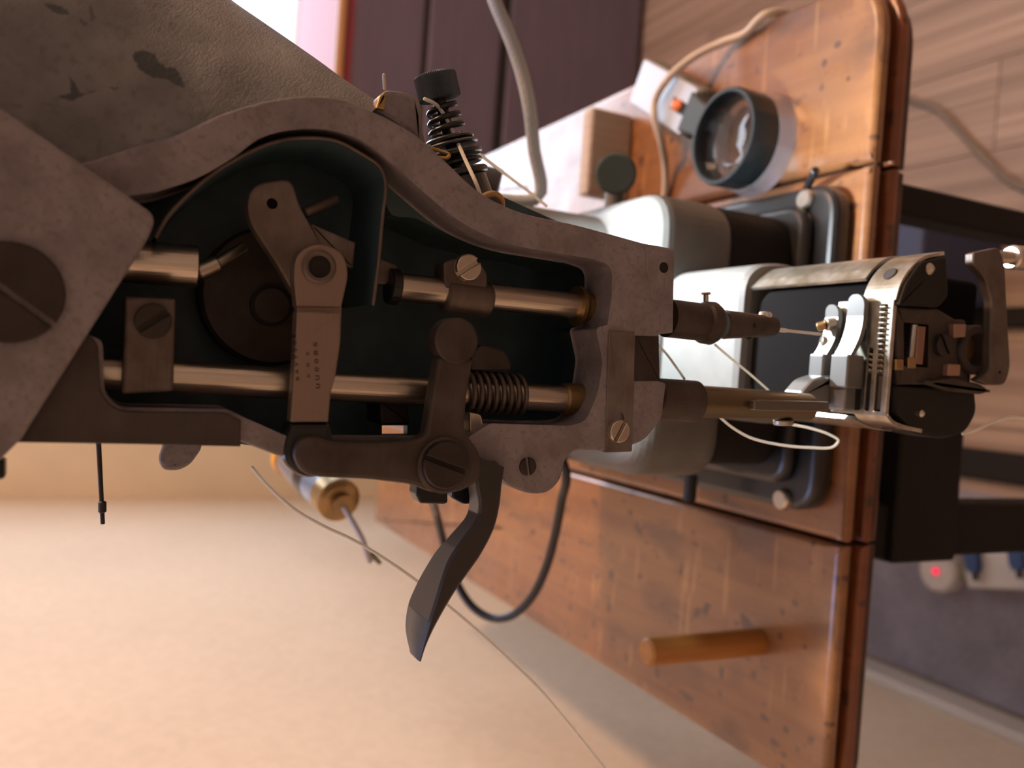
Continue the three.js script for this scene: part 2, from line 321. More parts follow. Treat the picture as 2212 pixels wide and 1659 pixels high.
// ---------------------------------------------------------------- the sewing machine
const FZ = -0.22;                                                   // plane of the machined rim of the head
const machine = thing('sewing_machine', 'old grey cylinder-arm sewing machine with its face cover swung open on the wooden table', 'sewing machine', [0.026, TY, -0.45]);
const P = (name, geo, m, label) => part(machine, name, geo, m, label);

// --- base, black lower column, grey upper casting, cylinder arm
const base = P('base_plate', [slab(rect(-0.066, 0.1165, -0.62, -0.343, 0.02), TY, TY + 0.014, 0.004, 0), slab(rect(-0.052, 0.105, -0.60, -0.357, 0.016), TY + 0.013, TY + 0.022, 0.004, 0)], M.enamel, 'black enamelled base plate');
for (const [px, py] of [[1733, 430], [1682, 1078]]) { const c = atY(px, py, TY + 0.0178); P('base_bolt', [rod(V(c.x, TY + 0.012, c.z), V(c.x, TY + 0.0178, c.z), 0.0062, 0.0058, 0.0012)], M.steel); }
{ const a = atY(1725, 405, TY + 0.014), b = atY(1737, 378, TY + 0.03); P('latch_pin', rod(V(a.x, TY + 0.008, a.z), V(b.x + 0.004, TY + 0.022, b.z), 0.0022), M.blackMetal); }
P('lower_column', [slab(rect(-0.044, 0.1, -0.56, -0.366, 0.022), TY + 0.018, 0.822, 0.006, 0)], M.castBlack, 'black lower column');
const yS = 0.87;                                                    // shoulder of the grey casting
P('column_foot', slab(rect(-0.05, 0.099, -0.58, -0.358, 0.024), 0.815, yS, 0.012, 0, 6), M.columnPaint, 'grey shoulder of the column');
P('column', slab(rect(-0.022, 0.092, -0.57, -0.398, 0.03), yS - 0.012, 1.10, 0.012, 0, 5), M.columnPaint);
P('upper_arm', extrude(poly([[-0.02, 0.99, 0.02], [0.050, 0.985, 0.02], [0.056, 1.10, 0.03], [-0.015, 1.105, 0.03]]), -0.56, -0.268, 0.006), M.columnPaint, 'grey arm running back from the head to the column');
const armTop = 0.86;
P('cylinder_arm', extrude(poly([[-0.014, armTop, 0.014], [0.056, armTop, 0.02], [0.06, 0.83, 0.02], [0.052, 0.806, 0.012], [-0.006, 0.806, 0.012], [-0.016, 0.83, 0.02]]), -0.37, -0.30, 0.004), M.columnPaint, 'grey painted cylinder arm');
P('arm_nose', slab([[-0.009, -0.303, 0.022], [0.046, -0.303, 0.022], [0.05, -0.229, 0.004], [-0.008, -0.229, 0.004]], 0.80, 0.853, 0.003), M.nose, 'black front part of the arm');
{ const c = atZ(1330, 375, -0.45), r = size(1330, 375, -0.45, 45);
  const away = ray(1330, 375).normalize(), q = c.clone().addScaledVector(away, 0.03);
  P('round_knob', turned(q, c, [[0, 0], [0, 0.006], [0.022, 0.006], [0.022, r], [0.0285, r], [0.03, r - 0.0015], [0.03, 0]]), mat({ color: rgb(0.05, 0.07, 0.065), roughness: 0.7 }), 'dark green round knob');
  P('knob_boss', rod(V(0.08, q.y, q.z), V(q.x, q.y, q.z), 0.006), M.columnPaint); }
{ const c = atZ(1490, 1068, -0.42); P('pin_end', rod(V(c.x + 0.012, c.y, c.z), V(c.x - 0.004, c.y, c.z), 0.004), M.blackMetal); }

// --- head casting: a rim with an open cavity, side walls, and the bulging painted shoulder
const outer = [[-220, 380, 0], [100, 372, 0], ...spline([[205, 345], [280, 320], [380, 292], [470, 250], [560, 222], [660, 207], [740, 214], [800, 238], [850, 262], [905, 296], [960, 345], [1030, 410], [1085, 442], [1140, 463], [1230, 482], [1310, 503], [1390, 525]], 48),
  [1456, 537, 4], [1457, 600, 2], [1455, 719, 4], [1425, 722, 2], [1425, 824, 2], [1440, 828, 6], [1430, 905, 16], [1395, 950, 16], [1357, 966, 8], [1300, 975, 10], [1240, 972, 16], [1220, 996, 10], [1213, 1036, 26], [1185, 1066, 26], [1140, 1068, 30], [1095, 1047, 14], [1070, 1000, 10], [600, 985, 6], [515, 952, 6], [300, 950, 0], [40, 948, 0], [-220, 944, 0]];
const cavity = [[120, 440, 0], ...spline([[335, 408], [420, 380], [500, 335], [560, 292], [640, 273], [720, 276], [790, 302], [850, 350], [920, 412], [985, 466], [1040, 498], [1110, 524], [1200, 541], [1280, 554]], 40), [1326, 570, 34], [1326, 640, 6], [1316, 706, 2], [1292, 712, 6], [1306, 780, 10], [1296, 850, 20], [1268, 915, 22], [1230, 925, 10], [1060, 920, 6], [1000, 958, 4], [640, 958, 10], [525, 908, 10], [490, 890, 12], [250, 886, 30], [218, 850, 20], [214, 740, 10], [120, 700, 0]];
{
  const rimDepth = 0.016;
  P('head_rim', plate(outer, FZ, rimDepth, { holes: [cavity], bevel: 0.0007 }), M.paint, 'flat grey rim round the open face');
  // deeper, blackened inner walls with a wavy ledge
  const ledge = [[120, 440, 0], ...spline([[335, 414], [420, 386], [500, 341], [560, 298], [640, 280], [720, 284], [785, 312], [826, 380], [836, 432], [850, 461], [895, 466], [935, 485], [985, 508], [1040, 524], [1110, 540], [1200, 556]], 40), [1322, 590, 34], [1320, 640, 6], [1312, 706, 2], [1290, 716, 6], [1300, 780, 10], [1290, 850, 20], [1262, 908, 22], [1060, 915, 6], [1000, 968, 4], [660, 968, 10], [530, 908, 10], [250, 878, 30], [224, 850, 20], [218, 740, 10], [120, 700, 0]];
  P('lower_rail', plate([[-220, 700, 0], [165, 700, 4], [212, 742, 14], [217, 850, 20], [252, 888, 30], [488, 892, 8], [521, 908, 4], [520, 965, 2], [300, 960, 0], [-220, 952, 0]], FZ + 0.0022, 0.0022, { bevel: 0.0004 }), M.rail, 'dark brown lower rail of the head');
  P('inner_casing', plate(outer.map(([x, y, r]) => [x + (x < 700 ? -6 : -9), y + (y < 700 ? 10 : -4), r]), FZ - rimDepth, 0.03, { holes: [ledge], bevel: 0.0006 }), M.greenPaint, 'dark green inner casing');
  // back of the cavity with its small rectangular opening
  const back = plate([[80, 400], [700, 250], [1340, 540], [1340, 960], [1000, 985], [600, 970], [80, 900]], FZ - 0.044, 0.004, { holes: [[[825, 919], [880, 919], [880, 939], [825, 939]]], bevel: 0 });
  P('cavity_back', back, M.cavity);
}
// bulging painted shoulder of the head, from the rim back to its silhouette
const shoulderMat = mat({ bumpMap: paintBump, bumpScale: 0.0002, roughness: 0.55 });
{
  const A = [[-260, 388], [100, 382], [207, 355], [292, 327], [383, 301], [473, 260], [562, 232], [660, 217], [740, 224], [798, 246]];
  const B = [[-560, -420], [-60, -420], [170, -300], [300, -170], [400, -80], [500, 0], [575, 52], [665, 116], [742, 186], [806, 236]];
  const a = spline(A, 60), b = spline(B, 60), pos = [], idx = [], n = 61, rows = 14, zb = FZ - 0.052;
  for (let j = 0; j <= rows; j++) for (let i = 0; i < n; i++) {
    const s = j / rows, p = atZ(...a[i], FZ - 0.0016), q = atZ(...b[i], zb);
    const v = p.clone().lerp(q, s); v.z += 0.012 * Math.sin(Math.PI * s) * Math.min(1, p.distanceTo(q) * 14); pos.push(v.x, v.y, v.z);
  }
  const cX = 0.02, cY = 1.07;
  for (const [w, dz] of [[0.06, 0.03], [0.2, 0.08], [0.45, 0.14], [0.75, 0.18], [1, 0.19]]) for (let i = 0; i < n; i++) { const q = atZ(...b[i], zb); pos.push(q.x + (cX - q.x) * w, q.y + (cY - q.y) * w, zb - dz); }
  const all = rows + 5; { const o = pos.length / 3, c0 = atZ(-260, 700, FZ - 0.03); pos.push(c0.x, c0.y, c0.z); for (let j = 0; j < all; j++) idx.push(o, j * n, (j + 1) * n); }
  for (let j = 0; j < all; j++) for (let i = 0; i < n - 1; i++) { const k = j * n + i; idx.push(k, k + 1, k + n, k + 1, k + n + 1, k + n); }
  const g = new THREE.BufferGeometry(); g.setAttribute('position', new THREE.Float32BufferAttribute(pos, 3)); g.setIndex(idx); g.computeVertexNormals();
  // paint with worn-off chips where the photograph shows them
  const probe = new THREE.Mesh(g, new THREE.MeshBasicMaterial({ side: THREE.DoubleSide })), rc = new THREE.Raycaster();
  const hit = (px, py) => { rc.set(EYE, ray(px, py).normalize()); const h = rc.intersectObject(probe)[0]; return h ? h.point : atZ(px, py, FZ - 0.02); };
  const x0 = -0.02, y0 = 0.98, S = 0.26, N = 1024;
  const cv = document.createElement('canvas'); cv.width = cv.height = N; const cx = cv.getContext('2d');
  const img = cx.createImageData(N, N);
  for (let j = 0; j < N; j++) for (let i = 0; i < N; i++) {
    const u = i / N, v = j / N, m = fbm(u, v, 26, 26, 3, 4), f = fbm(u, v, 160, 160, 11, 2), k = 4 * (j * N + i);
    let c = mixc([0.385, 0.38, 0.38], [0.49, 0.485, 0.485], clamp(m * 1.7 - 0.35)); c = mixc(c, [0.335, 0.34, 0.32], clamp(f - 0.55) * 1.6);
    for (let q = 0; q < 3; q++) img.data[k + q] = 255 * c[q]; img.data[k + 3] = 255;
  }
  cx.putImageData(img, 0, 0);
  const chip = (pts, alpha, col) => { cx.globalAlpha = alpha; cx.fillStyle = col; cx.beginPath(); for (let q = 0; q < pts.length; q++) { const h = hit(...pts[q]); const X = (h.x - x0) / S * N, Yy = (1 - (h.y - y0) / S) * N; q ? cx.lineTo(X, Yy) : cx.moveTo(X, Yy); } cx.closePath(); cx.fill(); };
  const rag = (pts) => spline(pts, pts.length * 7, true).map(([x, y]) => [x + (rnd() - 0.5) * 5, y + (rnd() - 0.5) * 5]);
  chip(rag([[290, 115], [325, 112], [352, 140], [385, 155], [398, 190], [355, 172], [325, 165], [300, 145]]), 0.8, '#2b3232');
  chip(rag([[150, 168], [166, 185], [172, 200], [216, 195], [180, 205], [160, 216], [125, 210], [152, 200]]), 0.8, '#30353a');
  chip(rag([[236, 188], [258, 190], [250, 195]]), 0.6, '#33383a');
  chip(rag([[98, 8], [130, 14], [150, 30], [118, 28]]), 0.75, '#2c3638');
  chip(rag([[195, 8], [206, 40], [196, 45]]), 0.5, '#34393a'); chip(rag([[172, 40], [190, 52], [178, 56]]), 0.5, '#34393a');
  const tex = new THREE.CanvasTexture(cv); tex.colorSpace = THREE.SRGBColorSpace; shoulderMat.map = tex; shoulderMat.keepUV = true;
  const p = g.attributes.position, uv = new Float32Array(p.count * 2);
  for (let i = 0; i < p.count; i++) { uv[2 * i] = (p.getX(i) - x0) / S; uv[2 * i + 1] = (p.getY(i) - y0) / S; }
  g.setAttribute('uv', new THREE.BufferAttribute(uv, 2)); shoulderMat.side = THREE.DoubleSide;
  P('head_shoulder', g, shoulderMat, 'grey painted shoulder of the head with chipped paint');
}

// --- swung-open cover plate with its big pivot screw
{
  const z = FZ + 0.0075;
  const c = P('face_cover', plate([[-240, 40, 0], [10, 240, 6], [338, 466, 36], [322, 512, 20], [44, 950, 4], [-6, 1000, 4], [-240, 1000, 0]], z, 0.0045, { bevel: 0.0008 }), M.paint, 'grey cover plate swung aside on its screw');
  part(c, 'pivot_screw', slotScrew(18, 631, z + 0.0016, 110, 0.008, 0.96, 0.055), M.darkIron, 'big dark slotted screw');
  part(c, 'latch_knob', plate([[-40, 992, 4], [10, 994, 5], [10, 1036, 8], [-40, 1042, 4]], z - 0.002, 0.006, { bevel: 0.001 }), M.blackMetal);
}

// --- inside the cavity: needle bar, presser bar and their fittings
const NZ = FZ - 0.014, PZ = FZ - 0.012;
{
  const q = (x, y) => atZ(x, y, NZ);
  const nb = P('needle_bar', rod(q(840, 618), q(1300, 667), 0.0041), M.steel, 'polished needle bar');
  P('bar_head', rod(q(230, 561), q(427, 576), 0.0054), M.steel, 'thicker upper end of the needle bar');
  part(nb, 'bar_collar', rod(q(838, 618), q(860, 621), 0.0052), M.blackMetal);
  part(nb, 'bronze_flange', turned(q(1243, 661), q(1305, 667), [[0, 0], [0, 0.0063], [0.0012, 0.0063], [0.003, 0.0048], [0.0086, 0.0046], [0.0086, 0]]), M.brass);
  const cl = P('needle_bar_clamp', [rod(q(958, 636), q(1056, 649), 0.0052, 0.0052, 0.0006), plate([[958, 566, 8], [985, 556, 16], [1035, 562, 16], [1054, 592, 8], [1052, 640], [960, 630]], FZ - 0.010, 0.008, { bevel: 0.0006 })], M.iron);
  part(cl, 'clamp_screw', slotScrew(1014, 577, FZ - 0.0075, 29, 0.004, 2.21), M.steel);
  const lo = P('needle_bar_sleeve', turned(q(1440, 687), q(1575, 703), [[0, 0], [0, 0.0064], [0.0145, 0.0064], [0.0155, 0.0072], [0.0185, 0.0074], [0.02, 0.0066], [0.0204, 0.0052], [0.0204, 0]]), M.oldIron, 'stepped sleeve of the needle bar');
  part(lo, 'oil_stud', [rod(q(1525, 660), q(1525, 634), 0.0009), rod(q(1525, 637), q(1525, 631), 0.0017)], M.steel);
  const hold = P('needle_holder', rod(q(1560, 701), q(1674, 705), 0.0050, 0.0036, 0.0008), M.oldIron, 'tapered needle holder');
  const h0 = atZ(1629, 703, NZ + 0.0042); part(hold, 'cross_hole', rod(V(h0.x, h0.y, NZ + 0.001), V(h0.x, h0.y, NZ + 0.0045), 0.0011), M.gap);
  part(hold, 'holder_screw', rod(q(1652, 690), q(1654, 674), 0.0024, 0.0022), M.chrome);
  part(hold, 'lower_stud', rod(q(1617, 722), q(1617, 734), 0.0012), M.blackMetal);
  P('needle', turned(q(1668, 711), q(1812, 726), [[0, 0], [0, 0.00075], [0.006, 0.00075], [0.0075, 0.0005], [0.022, 0.0005], [0.0275, 0.00002]]), mat({ color: rgb(0.9, 0.9, 0.88), metalness: 0.6, roughness: 0.35 }), 'bright sewing needle');

  const w = (x, y) => atZ(x, y, PZ);
  const pb = P('presser_bar', [rod(w(212, 806), w(1300, 866), 0.0041)], M.steel, 'long polished presser bar');
  part(pb, 'end_bushing', rod(w(1214, 861), w(1268, 864), 0.0050, 0.0050, 0.0006), M.brass);
  const coil = []; for (let i = 0; i <= 260; i++) { const s = i / 260, c = w(1005 + 118 * s, 846 + 7 * s), a = s * Math.PI * 2 * 7.5; coil.push(V(c.x + Math.cos(a) * 0.0058, c.y, c.z + Math.sin(a) * 0.0058)); }
  part(pb, 'presser_spring', tube(coil, 0.00075, 520, 8), M.iron, 'coiled spring on the presser bar');
  P('spring_bracket', plate([[1018, 765, 10], [1040, 744, 8], [1092, 756, 16], [1107, 786, 4], [1104, 800], [1018, 800]], FZ - 0.009, 0.008, { bevel: 0.0008 }), M.darkIron);
  const blk = P('presser_bar_clamp', plate([[270, 641, 4], [380, 646, 4], [377, 758, 2], [375, 846, 8], [262, 852, 8], [268, 740, 2]], FZ - 0.003, 0.016, { bevel: 0.0008 }), M.iron, 'square clamp on the presser bar');
  part(blk, 'clamp_screw', slotScrew(331, 693, FZ - 0.0012, 38, 0.003, 2.23), M.darkIron);
  P('crank_disc', [disc(590, 640, FZ - 0.030, 150, 0.010, 0.001), disc(588, 660, FZ - 0.027, 44, 0.006, 0.001)], M.darkIron, 'dark crank disc at the back of the cavity');
  P('crank_rod', [rod(atZ(424, 590, FZ - 0.016), atZ(470, 570, FZ - 0.017), 0.0024), rod(atZ(465, 572, FZ - 0.017), atZ(528, 534, FZ - 0.02), 0.0017)], M.steel);
  P('link_pin', rod(atZ(655, 462, FZ - 0.013), atZ(727, 430, FZ - 0.016), 0.0016), M.iron);
}
// --- the levers of the take-up and presser lifter
{
  const up = P('upper_link', plate([[532, 470, 40], [540, 398, 60], [632, 385, 60], [645, 440, 30], [668, 480, 20], [700, 540, 4], [690, 600, 10], [640, 645, 20], [600, 575, 20]], FZ - 0.006, 0.005, { bevel: 0.0006, round: [[588, 440, 17]] }), M.iron, 'flat upper link with a hole');
  part(up, 'hole_floor', disc(588, 440, FZ - 0.0092, 19, 0.001), M.gap);
  P('cross_link', plate([[670, 482, 8], [769, 524, 3], [763, 580, 3], [700, 560, 8]], FZ - 0.0075, 0.004, { bevel: 0.0005 }), M.iron);
  P('rear_link', plate([[808, 552, 4], [862, 574, 10], [848, 600, 8], [836, 615, 6], [806, 612, 4]], FZ - 0.014, 0.005, { bevel: 0.0005 }), M.iron);
  // long stamped strip
  const z = FZ + 0.0005, N = 512, cv = document.createElement('canvas'); cv.width = N; cv.height = 256 * 2; const cx = cv.getContext('2d');
  const a = atZ(600, 920, z), b = atZ(770, 520, z), X0 = Math.min(a.x, b.x), X1 = Math.max(a.x, b.x), Y0 = Math.min(a.y, b.y), Y1 = Math.max(a.y, b.y);
  cx.fillStyle = '#b0a096'; cx.fillRect(0, 0, N, N);
  for (let i = 0; i < 5000; i++) { const g = 120 + rnd() * 90; cx.globalAlpha = 0.10; cx.fillStyle = `rgb(${g},${g * 0.9},${g * 0.84})`; cx.fillRect(rnd() * N, rnd() * N, 3 + rnd() * 50, 1 + rnd() * 2); }
  cx.globalAlpha = 0.85; cx.fillStyle = '#3c342f';
  const mark = (s, px, py, h, step, bold) => { for (let i = 0; i < s.length; i++) { const p = atZ(px - i * 1.2, py - i * step, z); cx.save(); cx.translate((p.x - X0) / (X1 - X0) * N, (1 - (p.y - Y0) / (Y1 - Y0)) * N); cx.scale(0.8, 1.5); cx.font = `${bold ? 'bold ' : ''}${h}px sans-serif`; cx.textAlign = 'center'; cx.textBaseline = 'middle'; cx.fillText(s[i], 0, 0); cx.restore(); } };
  mark('BAVYVB5', 643, 818, 24, 15.5, true); mark('DD0', 667, 812, 22, 24, true); mark('UU00B6', 687, 834, 30, 18, true);
  const tex = new THREE.CanvasTexture(cv); tex.colorSpace = THREE.SRGBColorSpace;
  const sm = mat({ color: rgb(0.62, 0.58, 0.56), map: tex, metalness: 0.75, roughness: 0.5 }); sm.keepUV = true;
  const g = merge([plate([[634, 600, 20], [640, 545, 50], [690, 522, 40], [742, 545, 50], [754, 590, 20], [738, 664, 2], [640, 662, 2]], FZ - 0.001, 0.005, { bevel: 0.0005 }),
    plate([[641, 672, 4], [738, 676, 4], [736, 740, 2], [726, 810, 2], [715, 850, 2], [710, 912, 4], [627, 912, 4], [633, 830, 2], [638, 740, 2]], z, 0.005, { bevel: 0.0005 }), plate([[641, 655], [738, 658], [738, 684], [641, 680]], FZ - 0.0022, 0.0036, { bevel: 0.0003 })]);
  const p = g.attributes.position, uv = g.attributes.uv; for (let i = 0; i < p.count; i++) uv.setXY(i, (p.getX(i) - X0) / (X1 - X0), (p.getY(i) - Y0) / (Y1 - Y0));
  const strip = P('stamped_link', g, sm, 'long link strip with stamped characters');
  const rc = atZ(691, 576, FZ), rr = size(691, 576, FZ, 37);
  part(strip, 'hollow_rivet', turned(V(rc.x, rc.y, FZ - 0.004), V(rc.x, rc.y, FZ), [[0, rr * 0.62], [0, rr * 1.0], [0.0036, rr], [0.0042, rr * 0.86], [0.0038, rr * 0.66], [0, rr * 0.62]], 48), M.iron);
  part(strip, 'rivet_hole', disc(691, 576, FZ - 0.0008, 25, 0.0005, 0.0001), M.gap);

  // bell crank of the presser lifter
  const kz = FZ + 0.004;
  const foot = P('crank_end', plate([[628, 915, 10], [716, 915, 8], [722, 960, 10], [700, 1032, 30], [650, 1034, 34], [612, 1000, 34], [612, 962, 30]], kz - 0.003, 0.010, { bevel: 0.0016 }), M.blackMetal);
  const cr = P('bell_crank', [plate([[632, 985, 44], [646, 946, 20], [690, 942, 20], [716, 954, 20], [820, 956, 30], [896, 952, 20], [920, 940, 10], [934, 850, 20], [948, 770, 10], [1024, 775, 10], [1010, 860, 20], [1004, 930, 20], [1040, 980, 20], [1040, 1040, 20], [990, 1066, 30], [935, 1066, 30], [890, 1047, 20], [800, 1036, 20], [700, 1032, 20], [655, 1026, 30]], kz, 0.006, { bevel: 0.0012 }), disc(988, 736, kz + 0.0008, 50, 0.006, 0.0006)], M.oldIron, 'bell crank lever with a round head');
  part(cr, 'crank_screw_collar', disc(963, 1006, kz + 0.0016, 62, 0.003, 0.0008), M.oldIron);
  part(cr, 'crank_screw', slotScrew(966, 1005, kz + 0.004, 52, 0.0036, 1.26, 0.09), M.darkIron, 'large slotted screw');
    P('lifter_catch', [plate([[900, 1050, 3], [968, 1056, 3], [968, 1086, 4], [960, 1090, 3], [908, 1088, 6], [898, 1068, 3]], kz - 0.006, 0.006, { bevel: 0.0006 })], M.blackMetal);
  P('lifter_cam', plate([[975, 1050], [1030, 1050], [1030, 1085, 8], [1005, 1092, 12], [975, 1075, 6]], kz - 0.012, 0.005, { bevel: 0.0008 }), M.blackMetal);
  P('crank_guide', [plate([[1015, 890, 3], [1040, 895, 8], [1046, 925, 10], [1038, 945, 6], [1015, 945, 3]], FZ - 0.006, 0.006, { bevel: 0.0006 })], M.steel);
  P('guide_block', plate([[820, 865, 4], [880, 872, 4], [886, 916, 4], [822, 918, 4]], FZ - 0.02, 0.014, { bevel: 0.0006 }), M.darkIron);
}
// --- curved oil guard of thin sheet standing in the cavity
{
  const path = spline([[338, 510], [365, 465], [420, 408], [470, 368], [530, 333], [600, 305], [660, 298], [725, 304], [780, 332], [822, 362], [833, 400], [826, 470], [818, 560], [806, 656]], 90);
  const pos = [], idx = [], n = path.length, zf = FZ - 0.003, zb = FZ - 0.034, th = 0.0008;
  for (let i = 0; i < n; i++) {
    const p = atZ(...path[i], zf), a = atZ(...path[Math.max(0, i - 1)], zf), b = atZ(...path[Math.min(n - 1, i + 1)], zf), t = b.clone().sub(a).normalize(), nx = -t.y * th / 2, ny = t.x * th / 2;
    pos.push(p.x + nx, p.y + ny, zf, p.x - nx, p.y - ny, zf, p.x - nx, p.y - ny, zb, p.x + nx, p.y + ny, zb);
    if (i < n - 1) for (let k = 0; k < 4; k++) { const q = 4 * i + k, r = 4 * i + (k + 1) % 4; idx.push(q, r, q + 4, r, r + 4, q + 4); }
  }
  const g = new THREE.BufferGeometry(); g.setAttribute('position', new THREE.Float32BufferAttribute(pos, 3)); g.setIndex(idx);
  const c = toCreasedNormals(g, 0.7), og = P('oil_guard', c, mat({ color: rgb(0.04, 0.078, 0.10), roughness: 0.6, side: THREE.DoubleSide }), 'thin curved sheet guard');
  part(og, 'lit_guard_edge', tube(path.filter((_, i) => i % 3 === 0).map(([x, y]) => atZ(x, y, zf)), 0.00055, 160, 8), M.iron);  // paler iron along the front puts the light on the edge into the material
}
// --- slotted clamp strip, screws and holes of the rim
{
  const s = P('guide_strip', plate([[1316, 714, 2], [1372, 717, 2], [1371, 830, 2], [1366, 976, 3], [1309, 978, 3], [1312, 830, 2]], FZ + 0.0006, 0.006, { bevel: 0.0004, round: [[1336, 903, 17]] }), M.strip, 'upright guide strip');
  part(s, 'strip_screw', slotScrew(1340, 932, FZ + 0.003, 25, 0.003, 2.68), M.steel);
  part(s, 'strip_hole', disc(1336, 903, FZ - 0.003, 18, 0.001, 0.0001), M.gap);
  P('rim_screw', slotScrew(1142, 1008, FZ + 0.0008, 20, 0.004, 0.22), M.darkIron);
  P('rim_hole', disc(1434, 578, FZ + 0.0002, 14, 0.002, 0.0001), M.gap);
  P('rim_block', plate([[1395, 532, 10], [1457, 540, 2], [1455, 655, 2], [1425, 655, 4], [1408, 642, 4], [1400, 590, 8]], FZ + 0.0004, 0.003, { bevel: 0.0003, round: [[1434, 578, 14]] }), M.paint);
  P('slide_block', plate([[1372, 724, 2], [1424, 726, 2], [1426, 824, 2], [1370, 824, 2]], FZ + 0.0002, 0.012, { bevel: 0.0004 }), M.darkIron);
  P('presser_bar_sleeve', [rod(atZ(1410, 862, PZ), atZ(1503, 867, PZ), 0.0070, 0.0070, 0.0006)], M.oldIron);
  P('presser_bar_end', [rod(atZ(1500, 866, PZ), atZ(1748, 880, PZ), 0.0055, 0.0050, 0.0008)], mat({ color: rgb(0.17, 0.14, 0.09), roughness: 0.36, metalness: 1 }), 'lower presser bar with an olive sheen');
}
// --- the presser-foot lift lever, an S-shaped finger
{
  const st = [ // right edge, left edge on the front plane, depth
    [1092, 1010, 1030, 985, 0.006], [1086, 1050, 1030, 1050, 0.007], [1082, 1088, 1036, 1090, 0.008], [1070, 1140, 1030, 1122, 0.008], [1040, 1200, 1000, 1165, 0.009], [1010, 1243, 972, 1207, 0.011], [982, 1284, 955, 1252, 0.014], [956, 1328, 940, 1302, 0.017], [934, 1370, 926, 1348, 0.018], [918, 1408, 914, 1393, 0.015], [911, 1429, 905, 1429, 0.008]];
  const col = (k) => new THREE.CatmullRomCurve3(st.map((s) => V(s[k], s[k + 1], s[4])), false, 'centripetal').getPoints(70);
  const R = col(0), L = col(2), z0 = FZ + 0.003, ring = [], idx = [], n = 71;
  for (let i = 0; i < n; i++) {
    const d = R[i].z, r = atZ(R[i].x, R[i].y, z0), l = atZ(L[i].x, L[i].y, z0), e = 0.0008, u = l.clone().sub(r), len = u.length(); u.normalize();
    const c = (s, q) => r.clone().addScaledVector(u, s).setZ(z0 - q), b = Math.min(e, len * 0.3), f = Math.min(e, d * 0.3);
    for (const p of [c(b, 0), c(len - b, 0), c(len, f), c(len, d - f), c(len - b, d), c(b, d), c(0, d - f), c(0, f)]) ring.push(p.x, p.y, p.z);
    if (i < n - 1) for (let k = 0; k < 8; k++) { const q = 8 * i + k, s = 8 * i + (k + 1) % 8; idx.push(q, q + 8, s, s, q + 8, s + 8); }
  }
  for (let k = 1; k < 7; k++) { idx.push(0, k, k + 1); const o = 8 * (n - 1); idx.push(o, o + k + 1, o + k); }
  const g = new THREE.BufferGeometry(); g.setAttribute('position', new THREE.Float32BufferAttribute(ring, 3)); g.setIndex(idx);
  P('lift_lever', toCreasedNormals(g, 0.5), phys({ color: rgb(0.014, 0.013, 0.014), roughness: 0.42, clearcoat: 0.35, clearcoatRoughness: 0.3, side: THREE.DoubleSide }), 'curved black finger lever');
}
